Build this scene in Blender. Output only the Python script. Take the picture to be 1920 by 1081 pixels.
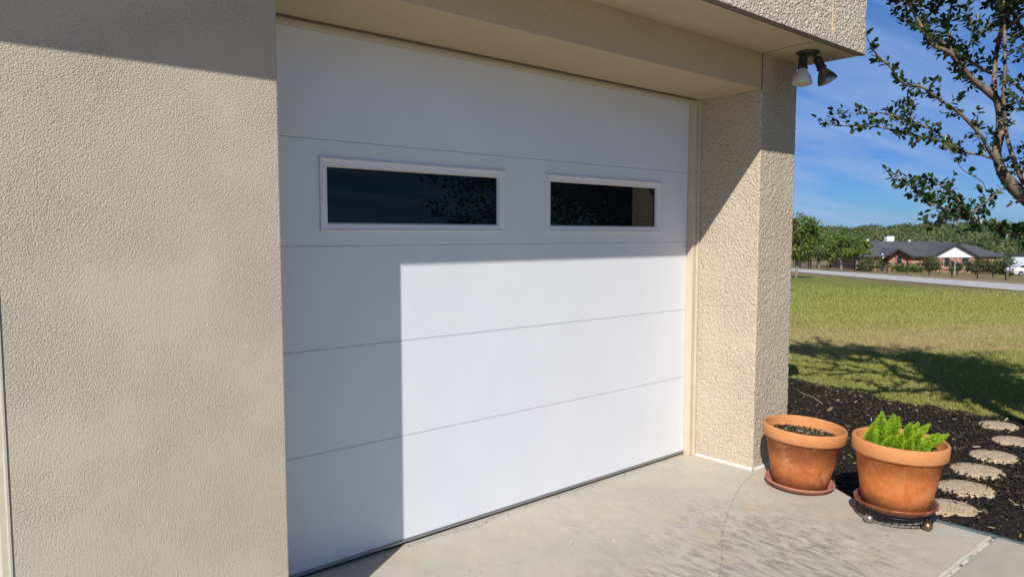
import bpy, math, random
import numpy as np
from mathutils import Vector, Matrix
R_ = math.radians
random.seed(7); RNG = np.random.default_rng(7)
scene = bpy.context.scene
for o in list(bpy.data.objects): bpy.data.objects.remove(o)

# ------------------------------------------------------------- camera, sky, sun
CAM = Vector((-4.1278, -2.9557, 1.5167)); YAW = R_(40.4584); PITCH = R_(4.2614)
cd = bpy.data.cameras.new('camera'); camo = bpy.data.objects.new('camera', cd); scene.collection.objects.link(camo)
camo.location = CAM; camo.rotation_euler = (math.pi/2-PITCH, 0, -YAW)
cd.sensor_width = 36; cd.lens = 1347.65/1920*36; cd.clip_start = .05; cd.clip_end = 6000
scene.camera = camo
SUNV = Vector((-1.589, -1.0, 1.334)).normalized()
EL = math.asin(SUNV.z); AZ = math.atan2(SUNV.x, SUNV.y)      # clockwise from +Y
w = bpy.data.worlds.new("World"); scene.world = w; w.use_nodes = True
nt = w.node_tree; nt.nodes.clear(); N = nt.nodes.new; Lk = nt.links.new
out = N('ShaderNodeOutputWorld'); bg = N('ShaderNodeBackground'); sky = N('ShaderNodeTexSky')
sky.sky_type = 'NISHITA'; sky.sun_disc = False; sky.sun_elevation = EL; sky.sun_rotation = AZ % (2*math.pi)
sky.altitude = 300; sky.air_density = 1.0; sky.dust_density = 0.3; sky.ozone_density = 3.0
bg.inputs[1].default_value = .08
# thin cirrus streaks mixed into the sky
tc = N('ShaderNodeTexCoord'); sep = N('ShaderNodeSeparateXYZ'); Lk(tc.outputs['Generated'], sep.inputs[0])
def mth(op, a, b=None, nt_=None):
    n = (nt_ or nt).nodes.new('ShaderNodeMath'); n.operation = op
    for i, v in enumerate((a, b)):
        if v is None: continue
        if isinstance(v, (int, float)): n.inputs[i].default_value = v
        else: (nt_ or nt).links.new(v, n.inputs[i])
    return n.outputs[0]
zz = mth('ADD', mth('MAXIMUM', sep.outputs[2], 0.0), .12)
cx = mth('DIVIDE', sep.outputs[0], zz); cy = mth('DIVIDE', sep.outputs[1], zz)
cmb = N('ShaderNodeCombineXYZ'); Lk(cx, cmb.inputs[0]); Lk(cy, cmb.inputs[1])
mp = N('ShaderNodeMapping'); mp.inputs['Rotation'].default_value = (0, 0, R_(28)); mp.inputs['Scale'].default_value = (.35, 1.6, 1)
Lk(cmb.outputs[0], mp.inputs[0])
nz = N('ShaderNodeTexNoise'); nz.inputs['Scale'].default_value = 1.3; nz.inputs['Detail'].default_value = 7; nz.inputs['Roughness'].default_value = .55; nz.inputs['Distortion'].default_value = .5
Lk(mp.outputs[0], nz.inputs['Vector'])
rp = N('ShaderNodeValToRGB'); rp.color_ramp.elements[0].position = .36; rp.color_ramp.elements[1].position = .68
rp.color_ramp.elements[1].color = (.8, .8, .8, 1); Lk(nz.outputs[0], rp.inputs[0])
tint = N('ShaderNodeMix'); tint.data_type = 'RGBA'; tint.blend_type = 'MULTIPLY'; tint.inputs[0].default_value = 1
Lk(sky.outputs[0], tint.inputs[6]); 
skr = N('ShaderNodeValToRGB'); Lk(sep.outputs[2], skr.inputs[0])      # clearer, deeper blue air than the model's default, by elevation
for i, (p_, c_) in enumerate([(0, (.25, .48, .88)), (.03, (.25, .48, .88)), (.10, (.225, .42, .83)), (.28, (.20, .50, .90)), (.6, (.19, .36, .58)), (1, (.18, .30, .45))]):
    if i > 1: skr.color_ramp.elements.new(.5)
    skr.color_ramp.elements[i].position = p_; skr.color_ramp.elements[i].color = (*c_, 1)
Lk(skr.outputs[0], tint.inputs[7])
mx = N('ShaderNodeMix'); mx.data_type = 'RGBA'; Lk(rp.outputs[0], mx.inputs[0]); Lk(tint.outputs[2], mx.inputs[6]); mx.inputs[7].default_value = (3.5, 4.9, 7.6, 1)
Lk(mx.outputs[2], bg.inputs[0]); Lk(bg.outputs[0], out.inputs[0])
sl = bpy.data.lights.new('sun', 'SUN'); sl.energy = 4.6; sl.angle = R_(.45); sl.color = (1, .945, .86)
so = bpy.data.objects.new('sun', sl); scene.collection.objects.link(so); so.location = (-6, -6, 8)
so.rotation_euler = SUNV.to_track_quat('Z', 'Y').to_euler()
scene.view_settings.view_transform = 'Standard'; scene.view_settings.look = 'None'
scene.view_settings.exposure = 0.3; scene.view_settings.gamma = 1; scene.view_settings.use_curve_mapping = False
scene.render.engine = 'CYCLES'

# ------------------------------------------------------------- frame of the far scene (u away from the garage, v to the right)
FH = np.array([math.sin(YAW), math.cos(YAW)]); RH = np.array([math.cos(YAW), -math.sin(YAW)]); C2 = np.array([CAM.x, CAM.y])
def uv2xy(u, v):
    u = np.asarray(u, float); v = np.asarray(v, float)
    return C2[0]+FH[0]*u+RH[0]*v, C2[1]+FH[1]*u+RH[1]*v
def sstep(x, a, b):
    t = np.clip((x-a)/(b-a), 0, 1); return t*t*(3-2*t)
def ground_z(x, y):
    x = np.asarray(x, float); y = np.asarray(y, float)
    u = (x-C2[0])*FH[0]+(y-C2[1])*FH[1]; v = (x-C2[0])*RH[0]+(y-C2[1])*RH[1]
    t = np.clip((v/np.maximum(u, 1)-.386)/.326, -.3, 1.3)
    s = .035+.009*t
    d = np.clip(u-8, 0, None); d = np.where(d < 3, d*d/6, d-1.5)
    d = np.where(d > 112, 112+(1-np.exp(-(d-112)/60))*10, d)
    z = -.07-s*d
    z = z+sstep(u, 170, 420)*(6.6+1.8*sstep(v/np.maximum(u, 1), .5, .66)+.6*np.sin(v/37.)+.5*np.sin(v/17.+1))
    return z
def gz(x, y): return float(ground_z(x, y))

# ------------------------------------------------------------- helpers
class MB:
    def __init__(s): s.v = []; s.f = []; s.sm = []
    def add(s, vs, fs, smooth=False):
        o = len(s.v); s.v += [tuple(map(float, p)) for p in vs]; s.f += [tuple(i+o for i in f) for f in fs]; s.sm += [smooth]*len(fs)
    def box(s, x0, x1, y0, y1, z0, z1, M=None):
        vs = [Vector((x, y, z)) for z in (z0, z1) for y in (y0, y1) for x in (x0, x1)]
        if M is not None: vs = [M @ q for q in vs]
        s.add(vs, [(0, 2, 3, 1), (4, 5, 7, 6), (0, 1, 5, 4), (1, 3, 7, 5), (3, 2, 6, 7), (2, 0, 4, 6)])
    def tube(s, pts, rad, n=8, cap=True, closed=False):
        pts = [Vector(p) for p in pts]; m = len(pts)
        rad = rad if hasattr(rad, '__len__') else [rad]*m
        vs = []; prev = None
        for i, p in enumerate(pts):
            if closed: t = pts[(i+1) % m]-pts[i-1]
            else: t = pts[min(i+1, m-1)]-pts[max(i-1, 0)]
            if t.length < 1e-9: t = Vector((0, 0, 1))
            t.normalize()
            if prev is None:
                a = t.cross(Vector((0, 0, 1)));
                if a.length < .1: a = t.cross(Vector((1, 0, 0)))
            else: a = prev-t*prev.dot(t)
            a.normalize(); prev = a; b = t.cross(a)
            for k in range(n):
                c = 2*math.pi*k/n; vs.append(p+(a*math.cos(c)+b*math.sin(c))*rad[i])
        fs = []
        for i in range(m if closed else m-1):
            j = (i+1) % m
            for k in range(n): fs.append((i*n+k, i*n+(k+1) % n, j*n+(k+1) % n, j*n+k))
        if cap and not closed: fs += [tuple(range(n-1, -1, -1)), tuple((m-1)*n+k for k in range(n))]
        s.add(vs, fs, True)
    def lathe(s, prof, M=None, n=48, wob=0):
        vs = []
        for (r, z) in prof:
            for k in range(n):
                a = 2*math.pi*k/n; q = Vector((r*math.cos(a), r*math.sin(a), z)); vs.append(M @ q if M is not None else q)
        fs = [(i*n+k, i*n+(k+1) % n, (i+1)*n+(k+1) % n, (i+1)*n+k) for i in range(len(prof)-1) for k in range(n)]
        if prof[0][0] < 1e-4 or True: pass
        s.add(vs, fs, True)
    def poly(s, pts, z0, z1):
        n = len(pts); vs = [(x, y, z0) for x, y in pts]+[(x, y, z1) for x, y in pts]
        s.add(vs, [tuple(range(n-1, -1, -1)), tuple(range(n, 2*n))]+[(i, (i+1) % n, n+(i+1) % n, n+i) for i in range(n)])
    def build(s, name, mat, parent=None, bevel=0, label=None):
        return mk(name, s.v, s.f, mat, parent, s.sm, bevel, label)
def mk(name, v, f, mat, parent=None, smooth=None, bevel=0, label=None):
    me = bpy.data.meshes.new(name); me.from_pydata([tuple(p) for p in v], [], f)
    if smooth is True: me.polygons.foreach_set('use_smooth', [True]*len(f))
    elif smooth: me.polygons.foreach_set('use_smooth', smooth)
    me.update(); me.materials.append(mat)
    o = bpy.data.objects.new(name, me); scene.collection.objects.link(o)
    if parent is not None:
        o.parent = parent
        o.matrix_parent_inverse = Matrix.LocRotScale(parent.location, parent.rotation_euler, parent.scale).inverted() if parent.parent is None else Matrix.Identity(4)
    if bevel:
        m = o.modifiers.new('bevel', 'BEVEL'); m.width = bevel; m.segments = 2; m.limit_method = 'ANGLE'; m.angle_limit = R_(40)
    if label: o['label'] = label
    return o
def npmesh(name, V, F, mat, parent=None, tint=None, smooth=False):
    """V (n,3), F (m,k) arrays with constant k"""
    me = bpy.data.meshes.new(name); k = F.shape[1]
    me.vertices.add(len(V)); me.vertices.foreach_set('co', V.astype(np.float32).ravel())
    me.loops.add(F.size); me.loops.foreach_set('vertex_index', F.astype(np.int32).ravel())
    me.polygons.add(len(F)); me.polygons.foreach_set('loop_start', np.arange(0, F.size, k, dtype=np.int32))
    if smooth: me.polygons.foreach_set('use_smooth', np.ones(len(F), bool))
    me.update(calc_edges=True); me.validate()
    if tint is not None:
        a = me.attributes.new('tint', 'FLOAT', 'POINT'); a.data.foreach_set('value', tint.astype(np.float32))
    me.materials.append(mat); o = bpy.data.objects.new(name, me); scene.collection.objects.link(o)
    if parent is not None:
        o.parent = parent; o.matrix_parent_inverse = Matrix.Translation(parent.location).inverted()
    return o
def tag(o, label=None, cat=None, group=None, kind=None):
    if label: o['label'] = label
    if cat: o['category'] = cat
    if group: o['group'] = group
    if kind: o['kind'] = kind
    return o
def empty(name, loc, label, cat, group=None, rz=0):
    o = bpy.data.objects.new(name, None); scene.collection.objects.link(o); o.location = loc; o.rotation_euler = (0, 0, rz)
    o.empty_display_size = .1; return tag(o, label, cat, group)

from mathutils import noise as mnoise
def rough_box(name, mat, x0, x1, y0, y1, z0, z1, parent, step=.0085, amp=.003, cell=.02, cor=.006, label=None):
    """front (-y) face and both side faces of a rendered block as one sheet, rounded and lumpy like hand-thrown stucco"""
    path = []; 
    ny_ = max(2, int((y1-y0)/step)); nx_ = int((x1-x0)/step)
    for i in range(ny_): path.append((x0, y1+(y0+cor-y1)*i/ny_, -1, 0))
    path += [(x0, y0+cor, -1, 0), (x0+cor*.3, y0+cor*.3, -.7, -.7), (x0+cor, y0, 0, -1)]
    for i in range(1, nx_): path.append((x0+cor+(x1-x0-2*cor)*i/nx_, y0, 0, -1))
    path += [(x1-cor, y0, 0, -1), (x1-cor*.3, y0+cor*.3, .7, -.7), (x1, y0+cor, 1, 0)]
    for i in range(1, ny_+1): path.append((x1, y0+cor+(y1-y0-cor)*i/ny_, 1, 0))
    nz2 = int((z1-z0)/step); vs = []; fs = []; n = len(path)
    for j in range(nz2+1):
        z = z0+(z1-z0)*j/nz2
        for (x, y, a, c) in path:
            q = Vector((x, y, z))/cell; d = amp*(mnoise.noise(q)+.6*mnoise.noise(q*2.3)) if 0 < j < nz2 else 0
            vs.append((x+a*d, y+c*d, z))
    for j in range(nz2):
        for i in range(n-1): o = j*n+i; fs.append((o, o+1, o+n+1, o+n))
    fs.append(tuple(range(n-1, -1, -1))); fs.append(tuple(nz2*n+i for i in range(n)))
    return mk(name, vs, fs, mat, parent, [True]*(len(fs)-2)+[False]*2, 0, label)
# ------------------------------------------------------------- materials
def newmat(name, col=(.5, .5, .5), rough=.8, metal=0, spec=.5):
    m = bpy.data.materials.new(name); m.use_nodes = True; b = m.node_tree.nodes['Principled BSDF']
    b.inputs['Base Color'].default_value = (*col, 1); b.inputs['Roughness'].default_value = rough
    b.inputs['Metallic'].default_value = metal; b.inputs['Specular IOR Level'].default_value = spec
    return m, m.node_tree, b
def noise(nt, scale, detail=4, rough=.5, vec=None, dist=0):
    n = nt.nodes.new('ShaderNodeTexNoise'); n.inputs['Scale'].default_value = scale; n.inputs['Detail'].default_value = detail
    n.inputs['Roughness'].default_value = rough; n.inputs['Distortion'].default_value = dist
    if vec is not None: nt.links.new(vec, n.inputs['Vector'])
    return n.outputs[0]
def objco(nt, scale=(1, 1, 1), rot=(0, 0, 0)):
    t = nt.nodes.new('ShaderNodeNewGeometry'); m = nt.nodes.new('ShaderNodeMapping')
    m.inputs['Scale'].default_value = scale; m.inputs['Rotation'].default_value = rot
    nt.links.new(t.outputs['Position'], m.inputs[0]); return m.outputs[0]
def ramp(nt, fac, stops):
    r = nt.nodes.new('ShaderNodeValToRGB'); e = r.color_ramp.elements
    while len(e) < len(stops): e.new(.5)
    for i, (p, c) in enumerate(stops): e[i].position = p; e[i].color = (*c, 1) if len(c) == 3 else c
    nt.links.new(fac, r.inputs[0]); return r.outputs[0]
def mixc(nt, fac, a, b, mode='MIX'):
    n = nt.nodes.new('ShaderNodeMix'); n.data_type = 'RGBA'; n.blend_type = mode
    for i, v in ((0, fac), (6, a), (7, b)):
        if isinstance(v, (int, float)): n.inputs[i].default_value = v
        elif isinstance(v, tuple): n.inputs[i].default_value = (*v, 1) if len(v) == 3 else v
        else: nt.links.new(v, n.inputs[i])
    return n.outputs[2]
def bump(nt, b, h, dist, strength=1.0):
    n = nt.nodes.new('ShaderNodeBump'); n.inputs['Distance'].default_value = dist; n.inputs['Strength'].default_value = strength
    nt.links.new(h, n.inputs['Height']); nt.links.new(n.outputs[0], b.inputs['Normal']); return n
def g3(v): return (v, v, v)

def stucco(name, col, cell, dist, var=.03, patch=.5):
    m, nt, b = newmat(name, col, .92, spec=.25)
    co = objco(nt)
    # lumpy trowelled grain: warped voronoi + noise, its relief stronger in some patches than in others
    w1 = nt.nodes.new('ShaderNodeTexNoise'); w1.inputs['Scale'].default_value = .55/cell; w1.inputs['Detail'].default_value = 2; nt.links.new(co, w1.inputs['Vector'])
    off = nt.nodes.new('ShaderNodeVectorMath'); off.operation = 'MULTIPLY_ADD'; nt.links.new(w1.outputs[1], off.inputs[0])
    off.inputs[1].default_value = (cell*1.6,)*3; nt.links.new(co, off.inputs[2])
    vo = nt.nodes.new('ShaderNodeTexVoronoi'); vo.feature = 'SMOOTH_F1'; vo.inputs['Scale'].default_value = 1/cell; vo.inputs['Smoothness'].default_value = .6
    nt.links.new(off.outputs[0], vo.inputs['Vector'])
    n1 = noise(nt, .8/cell, 3, .6, off.outputs[0])
    n2 = noise(nt, 2.6/cell, 2, .6, off.outputs[0])
    h = mth('SUBTRACT', mth('ADD', mth('MULTIPLY', n1, 1.1), mth('MULTIPLY', n2, .35), nt), mth('MULTIPLY', vo.outputs[0], .8, nt), nt) if False else None
    a = mth('MULTIPLY', n1, 1.3, nt); c = mth('MULTIPLY', n2, .3, nt); d = mth('MULTIPLY', vo.outputs[0], .9, nt)
    h = mth('SUBTRACT', mth('ADD', a, c, nt), d, nt)
    pt = ramp(nt, noise(nt, 3.2, 3, .5, co), [(.35, g3(1-patch)), (.65, g3(1))])
    h = mth('MULTIPLY', h, pt, nt)
    bump(nt, b, h, dist)
    v1 = ramp(nt, noise(nt, 1.3, 5, .6, co), [(.3, g3(1-var)), (.7, g3(1+var*.3))])
    v2 = ramp(nt, noise(nt, .6/cell, 3, .7, off.outputs[0]), [(.3, g3(.88)), (.5, g3(1)), (.7, g3(1.05))])
    nt.links.new(mixc(nt, 1.0, mixc(nt, 1.0, tuple(col), v1, 'MULTIPLY'), v2, 'MULTIPLY'), b.inputs['Base Color'])
    return m
ST = (.515, .445, .358)
M = {}
M['stucco_wall'] = stucco('stucco_wall', ST, .0040, .0042, patch=.6)
M['stucco_pillar'] = stucco('stucco_pillar', (.54, .46, .355), .0115, .0105, patch=.35)
M['stucco_fascia'] = stucco('stucco_fascia', (.66, .58, .465), .013, .022, patch=.2)
M['stucco_fine'] = stucco('stucco_fine', (.56, .45, .305), .006, .0032, patch=.4)

m, nt, b = newmat('door_paint', (.78, .79, .81), .42, spec=.45); co = objco(nt)
vo = nt.nodes.new('ShaderNodeTexVoronoi'); vo.inputs['Scale'].default_value = 330; nt.links.new(co, vo.inputs['Vector'])
h = mth('ADD', mth('MULTIPLY', vo.outputs[0], .6, nt), mth('MULTIPLY', noise(nt, 3.0, 2, .5, co), 6.0, nt), nt)
bump(nt, b, h, .0006)
nt.links.new(ramp(nt, noise(nt, 2.2, 6, .62, co), [(.3, (.66, .685, .725)), (.7, (.70, .725, .765))]), b.inputs['Base Color'])
M['door'] = m
m, nt, b = newmat('window_frame_vinyl', (.72, .72, .75), .38); M['vinyl'] = m
m, nt, b = newmat('tinted_glass', (.006, .008, .010), .015, spec=.27); b.inputs['IOR'].default_value = 1.5
M['glass'] = m
m, nt, b = newmat('cream_trim', (.55, .46, .345), .55); co = objco(nt)
nt.links.new(ramp(nt, noise(nt, 9, 5, .6, co), [(.3, (.50, .415, .31)), (.7, (.57, .48, .36))]), b.inputs['Base Color']); M['trim'] = m
m, nt, b = newmat('pale_trim', (.66, .61, .53), .6); co = objco(nt)
nt.links.new(ramp(nt, noise(nt, 14, 5, .6, co), [(.3, (.42, .38, .32)), (.7, (.50, .46, .40))]), b.inputs['Base Color']); bump(nt, b, noise(nt, 90, 3, .6, co), .001); M['pale_trim'] = m
m, nt, b = newmat('brown_trim', (.17, .135, .10), .6); M['brown_trim'] = m
m, nt, b = newmat('gap_shade', (.03, .024, .019), .8); M['dark'] = m
m, nt, b = newmat('aluminium', (.42, .43, .45), .38, .85); M['alu'] = m
m, nt, b = newmat('black_rubber', (.02, .02, .02), .7); M['rubber'] = m
m, nt, b = newmat('white_sealant', (.74, .73, .70), .7); co = objco(nt); bump(nt, b, noise(nt, 70, 4, .6, co), .004)
nt.links.new(ramp(nt, noise(nt, 40, 5, .7, co), [(.33, (.30, .27, .22)), (.42, (.56, .55, .52)), (.8, (.62, .61, .58))]), b.inputs['Base Color']); M['sealant'] = m

def concrete(name, base, stain=True):
    m, nt, b = newmat(name, base, .82, spec=.3); co = objco(nt)
    cs = objco(nt, (17, 5.0, 1), (0, 0, R_(-9)))
    big = ramp(nt, noise(nt, 1.6, 6, .6, co), [(.3, tuple(c*.86 for c in base)), (.5, base), (.72, (base[0]*1.1, base[1]*1.07, base[2]*1.03))])
    mid = ramp(nt, noise(nt, 7, 7, .7, co, .6), [(.3, (.88, .9, .93)), (.55, (1, 1, 1)), (.75, (1.04, 1.0, .95))])
    fine = ramp(nt, noise(nt, 210, 6, .85, co), [(.3, g3(.84)), (.5, g3(1)), (.7, g3(1.07))])
    c = mixc(nt, 1.0, mixc(nt, 1.0, big, mid, 'MULTIPLY'), fine, 'MULTIPLY')
    if stain:
        # a dark weathered stain in front of the pillar and thinner streaks elsewhere
        g = nt.nodes.new('ShaderNodeNewGeometry')
        def near(px, py, r0, r1):
            vm = nt.nodes.new('ShaderNodeVectorMath'); vm.operation = 'DISTANCE'; nt.links.new(g.outputs['Position'], vm.inputs[0]); vm.inputs[1].default_value = (px, py, 0)
            return ramp(nt, mth('DIVIDE', vm.outputs['Value'], r1, nt), [(r0/r1, g3(1)), (1, g3(0))])
        streak = ramp(nt, noise(nt, 1.6, 10, .82, cs, .3), [(.44, g3(0)), (.66, g3(1))])
        blot = ramp(nt, noise(nt, 3.2, 7, .7, co), [(.40, g3(0)), (.66, g3(1))])
        mk_ = mth('MULTIPLY', mth('MULTIPLY', near(-.85, -1.28, .12, .75), streak, nt), 1.0, nt)
        mk2 = mth('MULTIPLY', mth('MULTIPLY', near(-1.15, -.75, .3, 1.6), mth('MULTIPLY', streak, blot, nt), nt), .55, nt)
        mk3 = mth('MULTIPLY', mth('MULTIPLY', near(-1.5, -1.15, .05, .6), streak, nt), .6, nt)
        tot = mth('MINIMUM', mth('ADD', mth('ADD', mk_, mk2, nt), mk3, nt), .75, nt)
        c = mixc(nt, tot, c, (.145, .135, .12))
        warm = mth('MULTIPLY', ramp(nt, noise(nt, 2.7, 4, .6, objco(nt, (1, 1, 1), (0, 0, 1))), [(.52, g3(0)), (.68, g3(1))]), .45, nt)
        c = mixc(nt, warm, c, (.50, .385, .27))
    nt.links.new(c, b.inputs['Base Color'])
    h = mth('ADD', noise(nt, 120, 4, .7, co), mth('MULTIPLY', noise(nt, 9, 3, .5, co), 1.5, nt), nt)
    bump(nt, b, h, .0015)
    return m
M['concrete'] = concrete('driveway_concrete', (.47, .437, .38))
M['concrete2'] = concrete('apron_concrete', (.40, .375, .325), False)
m, nt, b = newmat('crack', (.16, .14, .11), .9); M['crack'] = m
m, nt, b = newmat('score', (.30, .26, .20), .9); M['score'] = m
LIMBS = \
[
([(2.231,-1.444,1.671),(2.101,-1.39,1.766),(1.96,-1.325,1.878),(1.885,-1.293,1.951)],0.055,0.045),
([(1.885,-1.293,1.951),(1.891,-1.246,2.087),(1.943,-1.24,2.198),(1.987,-1.24,2.304),(2.007,-1.219,2.423),(1.993,-1.2,2.501)],0.04,0.032),
([(1.993,-1.2,2.501),(1.919,-1.158,2.555),(1.798,-1.115,2.613),(1.689,-1.081,2.678),(1.65,-1.04,2.754),(1.559,-1.025,2.794),(1.433,-0.981,2.818),(1.377,-0.955,2.861),(1.309,-0.929,2.937),(1.22,-0.911,3.021),(1.132,-0.894,3.102),(1.05,-0.882,3.185)],0.03,0.008),
([(2.007,-1.219,2.423),(2.023,-1.183,2.526),(2.058,-1.162,2.649),(2.095,-1.151,2.81),(2.123,-1.161,2.947),(2.147,-1.169,3.084),(2.149,-1.161,3.182),(2.174,-1.105,3.297),(2.193,-1.042,3.434)],0.022,0.012),
([(1.97,-1.399,1.874),(1.876,-1.373,2.001),(1.813,-1.346,2.128),(1.775,-1.33,2.237),(1.775,-1.306,2.478),(1.79,-1.301,2.663),(1.8,-1.284,2.922),(1.808,-1.269,3.144),(1.827,-1.264,3.366)],0.02,0.01),
([(2.043,-1.144,2.699),(1.892,-1.119,2.72),(1.713,-1.094,2.754),(1.601,-1.061,2.786),(1.603,-0.99,2.855),(1.604,-0.918,2.926),(1.618,-0.858,2.997),(1.581,-0.818,3.074)],0.014,0.007),
([(1.65,-1.04,2.754),(1.683,-0.996,2.83),(1.736,-0.964,2.939),(1.779,-0.924,3.05),(1.865,-0.918,3.183),(1.949,-0.909,3.337)],0.016,0.009),
([(1.876,-1.267,2.009),(1.726,-1.232,2.132),(1.643,-1.221,2.2),(1.523,-1.176,2.292),(1.447,-1.145,2.342),(1.336,-1.098,2.401),(1.237,-1.047,2.456),(1.16,-1.017,2.497),(1.104,-0.994,2.51),(1.028,-0.956,2.506),(0.978,-0.938,2.53),(0.925,-0.913,2.582),(0.869,-0.887,2.641),(0.803,-0.852,2.688),(0.758,-0.835,2.735),(0.721,-0.826,2.778)],0.016,0.004),
([(1.866,-1.255,2.047),(1.868,-1.159,2.093),(1.84,-1.067,2.118),(1.837,-0.993,2.175),(1.807,-0.892,2.268),(1.761,-0.808,2.328),(1.699,-0.725,2.367),(1.661,-0.663,2.402),(1.62,-0.586,2.431),(1.556,-0.53,2.439),(1.478,-0.437,2.439),(1.428,-0.354,2.448)],0.012,0.003),
([(1.84,-1.068,2.106),(1.667,-1.049,2.145),(1.527,-0.991,2.184),(1.387,-0.936,2.203),(1.263,-0.895,2.211),(1.148,-0.834,2.24),(1.041,-0.768,2.256),(0.91,-0.695,2.259),(0.798,-0.627,2.256),(0.74,-0.603,2.26),(0.695,-0.576,2.277)],0.009,0.0025),
([(2.19,-1.494,1.477),(1.952,-1.419,1.519),(1.825,-1.376,1.531),(1.682,-1.318,1.553),(1.542,-1.26,1.589),(1.433,-1.227,1.65),(1.323,-1.196,1.677),(1.199,-1.156,1.693),(1.101,-1.094,1.728),(1.02,-1.059,1.797),(0.945,-1.03,1.837),(0.86,-0.978,1.899)],0.014,0.003),
([(1.432,-1.227,1.643),(1.456,-1.175,1.717),(1.488,-1.128,1.793),(1.498,-1.066,1.852),(1.497,-0.997,1.874),(1.441,-0.946,1.893),(1.375,-0.889,1.912)],0.007,0.003),
([(1.424,-1.22,1.65),(1.32,-1.2,1.616),(1.195,-1.16,1.608),(1.14,-1.115,1.587),(1.08,-1.065,1.58)],0.006,0.002),
([(1.768,-1.233,1.818),(1.694,-1.229,1.882),(1.587,-1.2,1.923),(1.485,-1.175,1.955),(1.428,-1.149,2.008),(1.37,-1.133,2.06),(1.365,-1.127,2.085)],0.004,0.002),
([(1.484,-1.243,1.661),(1.614,-1.243,1.719),(1.722,-1.265,1.759),(1.826,-1.282,1.818)],0.008,0.006),
([(1.104,-0.994,2.51),(1.168,-0.916,2.513),(1.265,-0.876,2.422),(1.488,-0.807,2.382),(1.62,-0.793,2.332)],0.005,0.003),
([(1.378,-0.954,2.879),(1.452,-0.847,3.007),(1.503,-0.755,3.047),(1.515,-0.693,3.116),(1.546,-0.649,3.155)],0.006,0.002),
([(1.682,-0.901,3.113),(1.584,-0.882,3.124),(1.487,-0.864,3.131),(1.381,-0.84,3.13),(1.204,-0.753,3.151)],0.006,0.003),
([(1.696,-1.079,2.769),(1.618,-1.136,2.848),(1.606,-1.186,2.9),(1.607,-1.247,2.966),(1.637,-1.293,3.025)],0.004,0.003),
([(1.609,-1.13,2.829),(1.57,-1.155,2.908),(1.511,-1.163,2.984),(1.484,-1.16,3.05)],0.004,0.003),
([(2.143,-1.307,2.978),(2.045,-1.284,3.04),(1.962,-1.269,3.138),(1.834,-1.284,3.218)],0.018,0.012),
]
# ============================================================= GARAGE
D = .5038; XR = .006; XP = .434; XW = -3.1014; XL = -3.921; ZH = 2.4155; ZS = 2.6354; EX = .448; EY = -.9333; ZT = 3.01
gar = empty('garage', (-1.5, 0, 0), 'beige stucco garage with a wide white sectional door and deep flat eave', 'garage')
def P(name, mb, mat, par=gar, **k): return mb.build(name, mat, par, **k)
m = MB(); m.box(XL, XW, -D, 0.6, -.1, 3.0); P('wall', m, M['stucco_wall'], bevel=.006, label='flat sunlit stucco wall left of the door')
m = MB(); m.box(-7.9, -7.02, -D, 0.6, -.1, 3.0); P('wall', m, M['stucco_wall'])
rough_box('pillar', M['stucco_pillar'], XR, XP, -D, .6, -.02, ZS+.1, gar, label='coarse textured stucco pillar right of the door')
m = MB(); m.box(.10, XP-.003, .6, 7, -.1, 3.0); m.box(-7.9, .1, 6.8, 7, -.1, 3.0); m.box(-7.9, -7.7, .6, 6.8, -.1, 3.0); P('side_wall', m, M['stucco_wall'])
m = MB(); m.box(XW, XR, -D+.002, .3, ZH, ZS+.2); m.box(-7.02, XL, -D+.002, .3, ZH, ZS+.2); P('header', m, M['stucco_fine'], bevel=.004)
m = MB(); m.box(-8.2, EX-.03, EY+.055, -D-.0005, ZS, ZS+.12); m.box(-8.2, EX-.03, -D-.0005, 7.2, 3.0, 3.05)
P('soffit', m, M['stucco_fine'])
m = MB(); m.box(-8.2, -1.6, EY, EY+.03, ZS-.018, ZT); m.box(EX-.03, EX, EY+.03, 7.2, ZS-.018, ZT)
fo = P('fascia', m, M['stucco_fascia'])
rough_box('fascia', M['stucco_fascia'], -1.6, EX, EY, EY+.0299, ZS-.018, ZT, gar, amp=.0032)
m = MB(); m.box(-8.2, EX-.003, EY+.003, EY+.029, ZS-.022, ZS-.0181); P('drip_strip', m, M['brown_trim'])
m = MB(); m.box(-8.2, EX-.032, EY+.0305, EY+.0545, ZS-.012, ZS+.016); m.box(XR-.004, XR+.001, -D-.0012, -D+.0015, ZH, ZS); P('soffit_gap_shade', m, M['dark'])  # dark strip paints the soffit recess's shade; thin one marks the pillar joint
m = MB(); m.box(.010, .016, EY-.0045, EY, ZS+.02, ZT-.01); P('control_joint', m, M['stucco_fine'])
m = MB(); m.tube([(XR, -.508, ZS-.001), (-.012, -.62, ZS-.001), (-.03, -.76, ZS-.001), (-.012, EY+.06, ZS-.001)], .0022, 5); P('soffit_seam', m, M['brown_trim'])
m = MB(); m.box(-8.2, EX-.01, EY+.01, 7.15, ZT, ZT+.04); P('roof', m, M['brown_trim'])
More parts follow.
